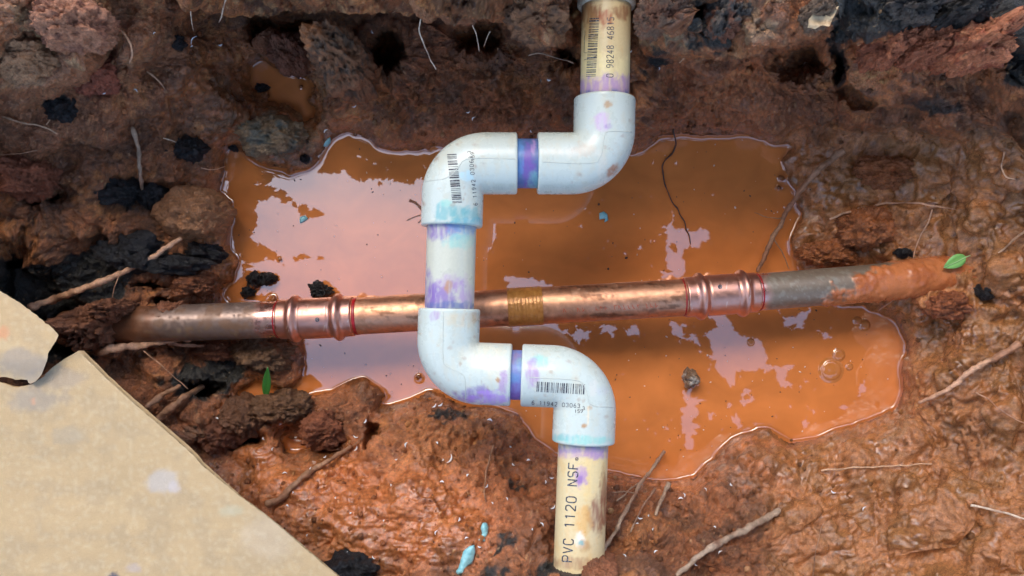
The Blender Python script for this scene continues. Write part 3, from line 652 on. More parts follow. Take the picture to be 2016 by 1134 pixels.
mk('tape_wrap', V_, F_, mat('amber_tape', tuple(lin(176,122,62)), rough=.28, metal=.25, bump=[(300,.0004,3)], two=(tuple(lin(150,96,40)), 240, .4, .7)), copper)['label'] = 'band of ribbed amber sealing tape'
st = []; bvq = bvh_of(*sweep(cseg(980,1360,.001), RC, 72))
M_prt = mat('red_print', tuple(lin(196,84,48)), rough=.4, metal=.4)
r_ = random.Random(2)
for x in np.arange(1092, 1300, 9):
    if r_.random() < .75:
        y = float(np.interp(x, [a[0] for a in cpx], [a[1] for a in cpx]))+12; st.append([(x, y-4), (x+r_.uniform(-1,3), y+4)]); st.append([(x, y+r_.choice([-4,0,4])), (x+5, y+r_.choice([-4,0,4]))])
mk('printed_stripe', *ribbon_set(bvq, st, .9, .00010), M_prt, copper, smooth=False)
# ------------------------------------------------------------------ sheet of cardboard lying on the bank
from mathutils.geometry import delaunay_2d_cdt
def cdt(poly, spacing, jitter=.3, rag=0.0, seed=1):
    r = np.random.default_rng(seed); p = resample(np.array(list(poly)+[poly[0]], float), spacing)[:-1]
    if rag: p = p+np.stack([perlin(np.c_[p/9, 0*p[:,0]], seed+1)*rag+perlin(np.c_[p/3.5, 0*p[:,0]], seed+3)*rag*.5, perlin(np.c_[p/9, 0*p[:,0]], seed+2)*rag], 1)
    x = np.arange(p[:,0].min(), p[:,0].max(), spacing); y = np.arange(p[:,1].min(), p[:,1].max(), spacing)
    gx, gy = np.meshgrid(x, y); g = np.stack([gx.ravel(), gy.ravel()], 1)+r.normal(size=(gx.size, 2))*spacing*.1
    sd_ = poly_sd_raw(p, g[:,0], g[:,1]); g = g[sd_ < -spacing*.6]
    pts = [Vector(a) for a in np.concatenate([p, g])]; n = len(p)
    v, e, f, *_ = delaunay_2d_cdt(pts, [(i, (i+1) % n) for i in range(n)], [], 1, 1e-4)
    return np.array([a[:] for a in v]), np.array([list(a) for a in f if len(a) == 3]), n
def poly_sd_raw(p, U_, V_):
    q = np.roll(p, -1, 0); d_ = np.full(U_.shape, 1e9); ins = np.zeros(U_.shape, bool)
    for (ax_, ay), (bx, by) in zip(p, q):
        ex, ey = bx-ax_, by-ay; L2 = ex*ex+ey*ey+1e-9; t = np.clip(((U_-ax_)*ex+(V_-ay)*ey)/L2, 0, 1)
        d_ = np.minimum(d_, (U_-ax_-t*ex)**2+(V_-ay-t*ey)**2)
        ins ^= ((ay > V_) != (by > V_)) & (U_ < (bx-ax_)*(V_-ay)/((by-ay) if by != ay else 1e-9)+ax_)
    d_ = np.sqrt(d_); return np.where(ins, -d_, d_)
def slab(name, poly, spacing, zf, thick, m, parent, colf=None, rag=0.0, seed=1):
    p, f, n = cdt(poly, spacing, rag=rag, seed=seed); z = zf(p[:,0], p[:,1])
    top = unproj(p[:,0], p[:,1], z); bot = unproj(p[:,0], p[:,1], z-thick)
    a = np.cross(top[f[:,1]]-top[f[:,0]], top[f[:,2]]-top[f[:,0]])[:,2]; f = np.where(a[:,None] > 0, f, f[:, ::-1])
    N_ = len(p); ed = {}
    for t in f:
        for i in range(3):
            k = (t[i], t[(i+1)%3]); ed[k] = 1
    bd = [k for k in ed if (k[1], k[0]) not in ed]
    side = np.array([(a_, a_+N_, b_+N_) for a_, b_ in bd]+[(a_, b_+N_, b_) for a_, b_ in bd])
    V_ = np.concatenate([top, bot]); c = None
    if colf is not None: c = np.tile(colf(p[:,0], p[:,1], top), (2, 1))
    return mk(name, V_, [f, f[:, ::-1]+N_, side], m, parent, col=c, sharp=35)
KRAFT = lin(188,157,112)
def ccol(u, v, X):
    n = fbm(X*60, 4, 3); n_ = fbm(X*350, 3, 7); st = fbm(X*np.array([30,160,30]), 3, 9)
    c = np.tile(KRAFT, (len(u), 1)); c = mixc(c, lin(172,146,108), .6*sstep(-.1, .5, n+.5*st)); c = mixc(c, lin(196,178,146), .25*sstep(.1, .5, n_))
    for cu, cv, ru, rv, k, a in ((70,790,60,28,lin(156,142,124),.6),(100,745,60,26,lin(160,144,126),.5),(50,715,70,32,lin(150,138,124),.6),(140,860,36,24,lin(164,148,122),.5),(320,948,36,26,lin(184,172,158),.7),(345,960,14,14,lin(194,180,170),.6),(262,1118,16,10,lin(176,158,146),.6),(455,1005,26,12,lin(184,180,150),.4),(222,1134,14,7,lin(60,64,84),.9),(8,655,14,14,lin(206,136,92),.6),(0,680,30,10,lin(196,170,128),.5),(65,790,8,8,lin(210,150,110),.6),(530,1060,60,60,lin(194,172,142),.4)):
        q = np.hypot((u-cu)/ru, (v-cv)/rv)+.45*n+.2*n_; c = mixc(c, k, a*sstep(1.1, .6, q))
    return np.clip(c*(1+.05*n_+.06*st)[:,None], .02, .8)
def cz(u, v):
    x = np.stack([u, v, 0*u], -1).astype(float).reshape(-1, 3)
    return .1565+.0000125*(665-u)+.000010*(v-800)+.0014*perlin(x/210, 3)+.0005*perlin(x/60, 4)
M_card = mat('kraft_board', None, rough=.85, bump=[(1600, .00030, 5), (70, .0006, 2)], var=(2200, .16))
M_core = mat('kraft_core', tuple(lin(168,136,94)), rough=.9, var=(600,.2))
card = thing('cardboard_sheet', W(150,1050,.15), 'torn sheet of tan corrugated cardboard on the bank beside the buried copper end', 'cardboard')
main = [(62,757),(85,742),(100,726),(120,711),(140,699),(155,690),(205,741),(262,792),(330,851),(384,899),(396,915),(470,975),(520,1012),(545,1032),(610,1088),(665,1134),(860,1300),(-330,1300),(-330,770),(-100,765),(0,752),(30,763)]
core = [(66,760),(100,730),(155,694),(208,739),(266,790),(334,848),(388,896),(400,911),(476,972),(550,1030),(670,1132),(864,1296),(760,1290),(600,1120),(400,950),(200,780),(150,730),(100,762)]
flap = [(-330,380),(-150,478),(0,573),(36,594),(70,619),(106,649),(116,661),(107,676),(97,692),(91,712),(84,736),(70,750),(58,757),(52,746),(34,748),(10,742),(-100,746),(-330,752)]
slab('top_liner', main, 6, cz, .0006, M_card, card, ccol, rag=1.2)
under = [(u+(6 if 150 < u < 420 else 2.0), v-(4 if 150 < u < 420 else 1.0)) for u, v in main]
slab('bottom_liner', under, 14, lambda u, v: cz(u, v)-.0042, .0006, M_card, card, ccol, rag=1.0, seed=5)
core = [(u-3, v+3) for u, v in core]
slab('fluting', core, 5, lambda u, v: cz(u, v)-.0022+.0012*np.sin((u*.76+v*.65)*.62), .0005, M_core, card, rag=.8, seed=6)
slab('torn_flap', flap, 6, lambda u, v: cz(u, v)+.004+.00006*np.clip(u, -60, 140)-.004*sstep(700, 760, v), .0016, M_card, card, ccol, rag=2.2, seed=8)

# ------------------------------------------------------------------ roots and twigs
M_root = mat('root_bark', None, rough=.5, bump=[(700, .0009, 5)], var=(500, .4))
BARK = {'tan':lin(206,158,122), 'pale':lin(216,176,138), 'brown':lin(158,116,84), 'grey':lin(166,140,114), 'dark':lin(72,54,44), 'straw':lin(230,206,176)}
def root(name, pts, w0, w1, colr, label, cat='root', lift=0.0, group=None, branches=(), wob=1.0, hang=None, flat=1.0, sub=0.3):
    """pts: pixel polyline; w0,w1 widths in px; follows the soil unless hang=(z0,z1)"""
    def one(pts, w0, w1, nm, parent, seed):
        q = resample(chaikin(pts, 2), 3.2); n = len(q); t = np.linspace(0, 1, n)
        pp = np.c_[q/24, np.full(n, seed)]; q = q+np.stack([perlin(pp, seed), perlin(pp, seed+1)], 1)*wob*2.6
        if hang is None:
            z = zg(q[:,0], q[:,1]); zs = np.maximum(z, 0.0008)
            k = 11
            mx_ = np.array([zs[max(0,i-k//2):i+k//2+1].max() for i in range(n)]); ker = np.ones(9)/9
            zz = np.convolve(np.pad(mx_, 4, mode='edge'), ker, 'valid')
        else: zz = hang[0]+(hang[1]-hang[0])*t
        wd_ = (w0+(w1-w0)*t)*(1+.22*perlin(np.c_[t*n/6, 0*t, 0*t+seed], 3)); r = wd_/2*(H-zz)/FP
        r[-1] *= .6
        zz = zz+r*sub*(1 if hang is None else 0)+lift
        V_, F_ = sweep(unproj(q[:,0], q[:,1], zz), r, 10 if w0 > 5 else 6, flat=flat)
        ns = 10 if w0 > 5 else 6; ctr = np.concatenate([np.repeat(unproj(q[:,0], q[:,1], zz), ns, 0), V_[-2:]])
        V_ = ctr+(V_-ctr)*(1+.45*fbm(V_*np.array([260,260,260]), 3, seed)+.35*perlin(V_*90, seed+3))[:,None]
        cN = fbm(V_*np.array([160,160,160]), 3, seed); c = np.clip(mixc(np.tile(BARK[colr], (len(V_), 1)), lin(140,88,60), .55*sstep(.0, .4, fbm(V_*45, 2, seed+5)))*(1+.5*cN[:,None])*(1-.25*sstep(.1,.5,cN))[:,None], .01, .8)
        return mk(nm, V_, F_, M_root, parent, col=c)
    sd_ = int(abs(pts[0][0]*7+pts[0][1]*3)) % 97
    if branches:
        q0 = np.array(pts, float).mean(0); o = thing(name, W(q0[0], q0[1], float(zg(q0[0], q0[1])[0])), label, cat, group)
        one(pts, w0, w1, 'stem', o, sd_)
        for k, (bp, b0, b1) in enumerate(branches): one(bp, b0, b1, 'rootlet', o, sd_+k+1)
        return o
    o = one(pts, w0, w1, name, None, sd_); return tag(o, label, cat, group)
root('root', [(58,606),(95,594),(150,574),(235,541),(262,524),(300,508),(330,486),(357,468)], 15, 9, 'tan', 'thick pinkish tan root lying over the black soil above the cardboard', lift=.008, branches=[([(235,541),(225,565),(218,600)],1.6,1)])
root('root', [(165,697),(215,688),(262,682),(330,668),(395,664),(455,660)], 17, 10, 'tan', 'frayed split tan root running along the buried copper end', lift=.006, flat=.7,
     branches=[([(280,688),(310,712),(340,740),(372,766)],2,1.4),([(255,680),(275,660),(300,650),(330,662)],1.6,1),([(330,676),(380,684),(440,678)],9,5)])
root('root', [(288,802),(322,776),(357,757)], 12, 8, 'brown', 'shorter broken root stub sticking out beside the cardboard edge', lift=.004)
root('root', [(312,824),(350,792),(400,758)], 15, 10, 'brown', 'longer broken root stub sticking out beside the cardboard edge', lift=.006, branches=[([(330,790),(355,785),(385,768)],1.6,1)])
root('twig', [(262,250),(274,300),(276,340),(282,385)], 9, 7, 'grey', 'upright grey brown twig above the pair of black lumps', 'twig', lift=.003)
root('root', [(6,229),(50,243),(85,248),(112,263)], 5, 2.5, 'pale', 'pale forked rootlet on the pinkish bank', lift=.002, branches=[([(92,247),(98,236),(107,227)],2.5,1.5)])
root('root', [(-10,306),(30,304),(74,297)], 4, 2, 'tan', 'short thin tan rootlet poking out of the red bank', lift=.001)
root('root', [(238,58),(256,80),(262,106),(255,126)], 5, 4, 'tan', 'curved tan rootlet hanging over a clay clod edge', lift=.002)
root('root', [(290,140),(312,156),(328,180)], 5, 2.5, 'tan', 'short pinkish rootlet above the orange pool corner', lift=.001)
root('root', [(829,22),(826,52),(828,72),(840,98),(858,136)], 3.4, 2.6, 'straw', 'white kinked rootlet dangling in front of the dark hollow', hang=(.125,.10))
root('root', [(922,28),(930,48),(938,70),(944,100)], 2.4, 1.6, 'straw', 'straight pale rootlet dangling from the overhanging ledge', hang=(.125,.10), branches=[([(966,62),(958,76),(952,94)],1.8,1.2)])
root('root', [(444,-6),(440,22),(431,44)], 3.6, 2.6, 'straw', 'stout pale rootlet dangling over the wet clay bank', hang=(.13,.10))
root('root', [(374,4),(376,30),(381,60)], 3.0, 2.0, 'straw', 'thin pale rootlet dangling above a small black lump', hang=(.13,.10))
root('root', [(470,6),(530,4),(600,8),(680,6),(760,10)], 4, 3, 'pale', 'long pale root stretched along the overhanging ledge', lift=.002, branches=[([(772,2),(783,18),(772,26)],2.2,1.4),([(715,8),(724,20)],2,1.2)])
root('root', [(1327,256),(1328,280),(1322,304),(1304,324),(1306,352),(1318,380),(1334,412),(1350,444),(1360,482)], 3.4, 1.8, 'dark', 'crooked dark rootlet trailing from the bank across the water', wob=2.2, sub=.4)
root('twig', [(1660,298),(1630,318),(1600,344),(1572,378),(1545,424),(1524,466),(1512,490),(1490,536)], 13, 7, 'brown', 'dark brown branch leaning from the mud into the water', 'twig', lift=.009,
     branches=[([(1545,424),(1530,432),(1484,419)],2.4,1.2),([(1521,468),(1540,492),(1552,530)],3,1.8)])
root('root', [(1634,432),(1662,420),(1702,408),(1745,400),(1785,398),(1840,404),(1884,414)], 5, 3, 'tan', 'long tan root lying on glossy mud beside the leaning branch', lift=.003)
root('root', [(1836,412),(1826,440),(1806,478),(1792,530)], 3, 1.6, 'tan', 'thin rootlet drooping over the mud onto the coated copper pipe', lift=.002)
root('root', [(2030,446),(1990,478),(1966,498)], 5, 3, 'pale', 'short pale root poking in above the green leaf', lift=.002)
root('root', [(1978,300),(1971,330),(1978,350),(2000,354)], 3.4, 2, 'pale', 'hooked pale rootlet on the dark muddy bank', lift=.002)
root('root', [(2008,676),(1960,706),(1905,732),(1872,764),(1838,782),(1808,792)], 14, 7, 'tan', 'bent orange tan root on wet mud beside the puddle end', lift=.007, branches=[([(1922,772),(1950,790),(1976,812),(2024,838)],3.2,2)])
root('root', [(1616,926),(1690,920),(1760,917),(1836,912)], 3.2, 2.2, 'pale', 'thin straight pale root on the smooth mud below the puddle', lift=.0015)
root('root', [(1912,994),(1950,1002),(2030,1026)], 5, 4, 'straw', 'straw coloured root lying alone on the muddy slope', lift=.002)
root('twig', [(1534,1006),(1490,1032),(1440,1056),(1390,1082),(1330,1136)], 14, 11, 'grey', 'thick grey twig lying on the crumbly soil below the puddle', 'twig', lift=.003)
root('twig', [(1310,888),(1288,916),(1262,950),(1240,992),(1214,1040),(1184,1092)], 6, 9, 'grey', 'forked grey twig leaning beside the lettered pipe', 'twig', lift=.006,
     branches=[([(1262,950),(1240,962),(1214,988)],3.6,1.8),([(1250,972),(1228,966),(1205,970)],2.6,1.4),([(1290,960),(1262,1000),(1240,1050)],4,3)])
root('twig', [(1318,952),(1300,985),(1290,1016)], 9, 6, 'grey', 'short grey twig stuck in the crumbly soil at the water edge', 'twig', lift=.005)
root('root', [(692,878),(650,906),(605,930),(572,962),(548,986),(524,992)], 7, 15, 'brown', 'muddy flattened root running up the red mound to the cardboard', lift=.002, branches=[([(608,872),(640,884),(668,884)],7,4),([(692,878),(716,862)],3,2)])
root('root', [(972,876),(960,914),(953,955),(957,990)], 4, 3, 'brown', 'thin brown rootlet curving over the red mound', lift=.0015)
root('twig', [(806,394),(820,402),(836,416)], 6, 4, 'brown', 'small brown twig floating beside the barcoded elbow', 'twig', sub=.3, branches=[([(800,434),(818,424),(836,420)],1.8,1.2),([(823,438),(836,424)],1.6,1)])
root('root', [(1040,108),(1060,104),(1080,110),(1130,124)], 2.4, 1.6, 'grey', 'fine grey rootlet hanging beside the cream pipe', hang=(.10,.105))
root('root', [(1246,247),(1270,246),(1290,254)], 2.2, 1.4, 'pale', 'fine pale rootlet beside the upper right elbow', lift=.001)
root('root', [(1352,105),(1345,118),(1338,124)], 3, 1.6, 'pale', 'tiny pale rootlet on the ledge right of the cream pipe', lift=.003)
root('root', [(1890,590),(1872,604),(1855,618)], 3, 2, 'tan', 'tiny rootlet under the mud coated copper pipe', lift=.001)
root('root', [(1728,612),(1745,600),(1760,590)], 2.6, 1.8, 'tan', 'short rootlet against the underside of the coated copper pipe', lift=.003)
root('root', [(1600,1134),(1604,1100),(1612,1050),(1622,1028)], 2.2, 1.4, 'brown', 'upright hair root on the mud slope below the puddle', lift=.001)
root('root', [(395,330),(420,336),(445,328)], 2.4, 1.6, 'tan', 'fine rootlet at the puddle edge below a black lump', lift=.001)
root('root', [(322,272),(334,276),(346,280)], 2.6, 1.8, 'straw', 'stub of straw rootlet touching the bubbly black lump', lift=.001)

# ------------------------------------------------------------------ clods and charcoal
M_clod = mat('clod_soil', None, rough=.55, rough_attr='rgh', bump=[(1000, .003, 5), (320, .003, 4)], var=(900, .38))
def clod(name, u, v, a, b, hgt, c0, label, cat, group=None, seed=0, lump=.35, sub=4, rg=.6, ang=0.0, emb=.25, zset=None, c1=None):
    V_, F_ = ico(sub); V_ = V_.copy(); n = fbm(V_*1.2, 2, seed)*lump*1.1+fbm(V_*3.5, 5, seed+4, .62)*lump*.6-.35*lump*sstep(.09, 0, np.abs(perlin(V_*2.2+.3*fbm(V_*4,2,seed)[:,None], seed+6)))
    n += .10*fbm(V_*7, 3, seed+9, .6)*(lump/.3)+.05*fbm(V_*18, 3, seed+9)
    V_ = V_*(1+n)[:,None]
    z = float(zg(u, v)[0]) if zset is None else zset; s = (H-z)/FP; ca, sa = math.cos(ang), math.sin(ang)
    x = V_[:,0]*a*s; y = V_[:,1]*b*s; zz = V_[:,2]*hgt
    X = np.stack([x*ca-y*sa, x*sa+y*ca, zz], 1); c = W(u, v, z+hgt*(.5-emb)); c = np.array([(u-1008)*s, (567-v)*s, z+hgt*(.5-emb)])
    X = X+c
    nn = fbm(X*90, 3, seed+8); k = np.tile(c0, (len(X), 1))*(1+.35*nn+.25*fbm(X*300, 3, 2))[:,None]
    if c1 is not None: k = mixc(k, c1, sstep(0, .35, nn+.5*fbm(X*200, 2, 5)))
    return tag(mk(name, X, F_, M_clod, col=np.clip(k, .008, .7), rgh=rg+.1*nn), label, cat, group)
CH = lin(40,38,37)
for k, (u, v, a, b, h_, lab) in enumerate([
  (374,295,31,23,.014,'bubbly black charcoal lump on the bank left of the puddle'),(232,378,42,26,.014,'larger black lump of the pair beneath the upright twig'),(303,386,26,24,.013,'smaller black lump of the pair beneath the upright twig'),
  (402,499,36,19,.012,'flat black lump at the puddle edge above the copper pipe'),(505,550,17,15,.010,'wet black lump sitting in the puddle corner'),(492,574,13,12,.008,'small wet black lump beside another in the puddle corner'),(530,549,13,12,.008,'round black lump at the tip of the puddle corner'),
  (630,571,21,15,.010,'black lump in the water touching the left coupling'),(348,82,17,15,.010,'small black lump high on the bank beneath dangling rootlets'),(122,214,26,24,.010,'crumbly black patch on the pinkish bank'),
  (600,313,9,8,.006,'tiny black lump on the grey clod at the water edge'),(463,290,9,9,.006,'tiny black lump at the top corner of the puddle'),(690,1116,52,30,.020,'shiny black lump tucked under the cardboard corner'),
  (1934,575,15,15,.010,'black pebble near the buried mud coated copper end'),(1778,498,22,9,.008,'black sliver lying against the coated copper pipe'),(519,176,16,9,.008,'dark lump beside the upper small pool'),
  (338,520,60,22,.012,'broad black lump below the tan root tip'),(258,500,58,34,.014,'coarse black mass under the thick tan root'),(370,560,17,14,.008,'small black lump below the flat black lump')]):
    clod('charcoal_lump', u, v, a, b, h_, CH, lab, 'charcoal', 'black charcoal lumps on the mud', seed=k+2, lump=.42, rg=.42, emb=.35)
CL = [ (388,418,66,52,.030,lin(168,120,84),'smooth rounded tan clod at the left puddle edge',.22,.45,None,None),
 (676,122,52,64,.050,lin(150,108,78),'big knobbly clod hanging in the dark hollow',.40,.65,lin(112,88,68),.075),
 (574,112,38,32,.030,lin(128,86,66),'round crumbly clod above the small upper pool',.38,.65,None,.035),
 (530,82,16,30,.016,lin(140,92,66),'hooked finger of clay leaning over the upper pool',.3,.5,None,.04),
 (535,268,62,40,.020,lin(140,118,92),'grey green clod at the top left of the puddle',.42,.45,lin(116,112,96),None),
 (1915,96,46,44,.036,lin(196,124,90),'orange clay clod on the black topsoil',.48,.7,lin(170,92,62),None),
 (1735,92,42,36,.030,lin(192,118,84),'broad orange clod beside the black topsoil',.48,.7,lin(160,92,62),None),
 (1810,96,38,40,.030,lin(186,116,84),'upright orange clod in the black topsoil',.48,.7,lin(160,92,62),None),
 (1788,18,52,34,.034,lin(96,88,82),'large charcoal grey clod of topsoil at the rim',.5,.75,lin(58,54,52),None),
 (1880,30,40,34,.030,lin(52,50,50),'black clod of topsoil at the rim',.5,.7,lin(80,74,68),None),
 (1060,50,62,34,.034,lin(150,108,78),'crumbly brown clod overhanging beside the cream pipe',.4,.7,lin(120,88,66),.135),
 (905,8,66,22,.028,lin(150,104,76),'flat clod on the overhanging ledge above dangling rootlets',.4,.7,lin(122,88,66),.145),
 (836,8,26,24,.026,lin(172,124,92),'small pinkish clod at the ledge above the kinked rootlet',.4,.7,None,.14),
 (1600,36,34,24,.020,lin(120,100,84),'grey brown clod next to the dry leaf',.42,.75,None,None),
 (1300,40,46,34,.030,lin(118,92,76),'grey brown clod beside the pipe collar',.42,.75,lin(150,98,70),None),
 (1420,40,44,40,.026,lin(84,78,74),'dark grey clod on the ledge',.45,.75,lin(150,96,70),None),
 (560,800,62,34,.022,lin(112,82,58),'dark lumpy clod below the seedling',.45,.5,None,None),
 (480,820,44,34,.022,lin(116,82,60),'brown clod beneath the seedling leaf',.45,.5,None,None),
 (640,842,44,36,.022,lin(134,82,56),'flat faced red clod split by a crack',.4,.6,None,None),
 (440,850,44,40,.022,lin(124,80,58),'brown clod above the dark crack',.45,.6,None,None),
 (520,690,56,40,.018,lin(122,94,70),'gritty clod under the left coupling',.42,.5,None,None),
 (425,690,46,18,.014,lin(140,90,64),'slab of clay under the frayed root',.4,.55,None,None),
 (1858,600,40,26,.022,lin(150,92,62),'wet clod under the end of the coated copper pipe',.4,.28,None,None),
 (1700,450,52,40,.022,lin(158,98,60),'glossy wet clod between the branch and the copper pipe',.4,.25,None,None),
 (1630,500,52,26,.016,lin(158,98,60),'glossy wet clod against the copper pipe',.42,.22,None,None),
 (1740,340,56,34,.020,lin(158,98,60),'wet clod right of the leaning branch',.42,.25,None,None),
 (150,60,70,46,.026,lin(176,124,98),'pinkish tan clod high on the left bank',.35,.75,lin(150,96,72),None),
 (60,120,58,44,.024,lin(170,130,100),'grey tan clod at the edge of the left bank',.38,.75,None,None),
 (200,150,46,44,.024,lin(158,92,70),'red clod with a shaded flank on the left bank',.36,.7,None,None),
 (60,350,56,40,.024,lin(140,84,60),'red brown clod on the left bank above the black soil',.4,.65,None,None),
 (380,560,44,26,.016,lin(134,84,56),'wet brown clod between black lumps at the puddle edge',.42,.35,None,None),
 (470,585,28,16,.010,lin(128,82,56),'small wet clod above the tarnished copper length',.42,.3,None,None),
 (206,640,46,44,.052,lin(132,88,64),'brown clod packed round the buried copper end',.42,.55,None,.030),
 (232,610,30,22,.030,lin(128,84,60),'small brown clod on top of the buried copper end',.42,.55,None,.046),
 (1176,1112,34,20,.030,lin(140,88,60),'brown clod heaped against the buried lettered pipe',.42,.6,None,.138),
 (1118,1136,38,16,.026,lin(70,58,50),'dark clod heaped on the buried end of the lettered pipe',.42,.6,None,.142),
 (340,620,30,26,.014,lin(132,86,62),'brown clod against the buried copper end',.42,.5,None,None)]
for k, (u, v, a, b, h_, c0, lab, lump, rg, c1, zs) in enumerate(CL):
    clod('soil_clod', u, v, a, b, h_, c0*np.array([1.35,1.25,1.1]), lab, 'clod', None, seed=40+k, lump=lump*.7, sub=5, rg=rg, ang=k*.7 if a < 1.3*b else 0, emb=.42, zset=zs, c1=c1)
# loose crumbs of soil: nobody could count them
def scatter_mesh(n, sizes, where, seed, sub=1, lift=.1, lump=.5):
    r = np.random.default_rng(seed); base, f = ico(sub); VV, FF, CC, RR = [], [], [], []; k = 0; tries = 0
    pts = where(r, n)
    for i, (u, v) in enumerate(pts):
        z = float(zg(u, v)[0])
        if z < .0005: continue
        s = sizes[0]*(sizes[1]/sizes[0])**(r.random()**2.2); A = r.normal(size=(3,3)); Qm, _ = np.linalg.qr(A)
        b = base*(1+(r.random(len(base))[:,None]-.5)*lump)*np.array([1, r.uniform(.7,1), r.uniform(.65,.95)])
        X = b@Qm.T*s; X = X+W(u, v, z+s*lift); VV.append(X); FF.append(f+k*len(base)); k += 1
        jj = int(np.interp(v, rows_v, np.arange(NR))); ii = int(np.interp(u, cols_u, np.arange(NC)))
        CC.append(np.tile(C[jj*NC+ii]*r.uniform(.7,1.35), (len(base), 1))); RR.append(np.full(len(base), np.clip(R_[jj*NC+ii]+r.uniform(-.1,.15), .2, .9)))
    return np.concatenate(VV), np.concatenate(FF), np.concatenate(CC), np.concatenate(RR)
def where_all(r, n):
    a = r.uniform([-80,-80], [2100,1210], (n*2, 2)); dd = shore(a[:,0], a[:,1]); k = (dd > 4)
    den = .35+.65*np.exp(-(((a[:,0]-1300)/260)**2+((a[:,1]-1050)/130)**2))+.5*np.exp(-(((a[:,0]-950)/160)**2+((a[:,1]-900)/90)**2))+.3*(a[:,1] < 280)
    k &= r.random(len(a)) < den; k &= ~((a[:,0] > 1500) & (a[:,1] > 280) & (r.random(len(a)) < .6)); return a[k][:n]
V_, F_, c_, r_ = scatter_mesh(7500, (.0007, .0032), where_all, 5, lump=.4)
tag(mk('soil_crumbs', V_, F_, M_clod, col=np.clip(c_, .01, .7), rgh=r_, smooth=True, loc=(0,0,0)), 'loose crumbs of red soil strewn over the banks', 'soil', kind='stuff')
# ------------------------------------------------------------------ small things
M_white = mat('white_shaving', tuple(lin(236,236,234)), rough=.4)
r = np.random.default_rng(12); nshav = 0
spots = [(702,884),(605,842),(622,818),(1040,905),(735,885),(868,798),(960,785),(970,990),(920,935),(856,800),(1010,915),(1340,980),(770,955),(660,980),(1005,880),(780,905),(1515,845),(1640,970),(560,930),(610,925),(575,770),(480,775),(470,690),(720,830),(888,905),(1300,1010),(1255,1030),(1290,1085),(1090,1000),(1048,1042),(330,655),(700,270),(640,900),(690,1010),(1700,1000),(1716,715)]
for _ in range(70):
    u, v = r.uniform(420, 1500), r.uniform(800, 1125); spots.append((u, v))
for _ in range(26): spots.append((r.uniform(200, 2000), r.uniform(20, 260)))
for u, v in spots:
    z = float(zg(u, v)[0]); 
    if z < .002 or (u < 690 and v > 700+.87*(u-160)-20): continue
    a = r.uniform(0, 6.28); L = r.uniform(4, 11)*(2.0 if r.random() < .10 else 1); n = 6; t = np.linspace(-1, 1, n)
    P_ = np.stack([u+L/2*(t*math.cos(a)+.5*t*t*math.sin(a)), v+L/2*(t*math.sin(a)-.5*t*t*math.cos(a))], 1); s = (H-z)/FP
    X = unproj(P_[:,0], P_[:,1], float(max(zg(np.array([u-6,u,u+6,u,u]), np.array([v,v-6,v,v+6,v]))))+.0012+.0006*t*t); V_, F_ = sweep(X, r.uniform(1.3, 2.4)*s*np.clip(1.1-np.abs(t), .25, 1), 5, flat=.45)
    o = mk('plastic_shaving', V_, F_, M_white); nshav += 1
    tag(o, 'tiny white plastic shaving on the red soil', 'shaving', 'white plastic shavings strewn on the soil')
M_teal = mat('teal_cement', tuple(lin(146,200,200)), rough=.35, two=(tuple(lin(118,180,184)), 300, .45, .65))
def drip(poly, label, hgt=.0022):
    p, f, n = cdt(poly, 2.4, rag=.8, seed=3); sdv = -poly_sd_raw(np.array(poly, float), p[:,0], p[:,1]); z0 = np.maximum(zg(p[:,0], p[:,1]), 0)
    zs = z0.mean()*.5+z0*.5+.0012; X = unproj(p[:,0], p[:,1], zs+hgt*np.sqrt(np.clip(sdv/9, 0, 1))); a = np.cross(X[f[:,1]]-X[f[:,0]], X[f[:,2]]-X[f[:,0]])[:,2]
    f = np.where(a[:,None] > 0, f, f[:, ::-1]); N_ = len(p); Xb = X.copy(); Xb[:,2] = zs-.0015
    ed = {(t[i], t[(i+1)%3]) for t in f for i in range(3)}; bd = [k for k in ed if (k[1], k[0]) not in ed]
    side = np.array([(a_, a_+N_, b_+N_) for a_, b_ in bd]+[(a_, b_+N_, b_) for a_, b_ in bd])
    return tag(mk('cement_drip', np.concatenate([X, Xb]), [f, f[:, ::-1]+N_, side], M_teal), label, 'cement drip')
drip([(934,1074),(936,1088),(930,1108),(916,1118),(912,1128),(902,1132),(897,1126),(903,1118),(907,1102),(912,1086),(924,1076)], 'large teal cement blob on the red mound')
drip([(950,1030),(958,1030),(962,1038),(960,1052),(954,1060),(956,1066),(944,1066),(933,1070),(932,1064),(944,1058),(950,1050),(946,1040)], 'twisted teal cement drip above the large blob')
drip([(645,272),(650,270),(650,280),(644,288),(637,288),(637,282)], 'teal cement drop at the puddle edge near the grey clod', .0015)
drip([(1054,139),(1060,138),(1063,152),(1056,151)], 'pale teal cement drop on the bank left of the cream pipe', .0015)
drip([(1064,156),(1070,158),(1070,168),(1064,182),(1066,166)], 'thin teal cement dribble on the bank left of the cream pipe', .0015)
drip([(1180,420),(1188,416),(1196,422),(1198,434),(1190,438),(1192,430),(1180,432)], 'curled teal cement scrap floating right of the short nipple', .0015)
drip([(590,428),(600,424),(606,430),(598,436),(590,440)], 'teal cement scrap floating in the left part of the puddle', .0015)
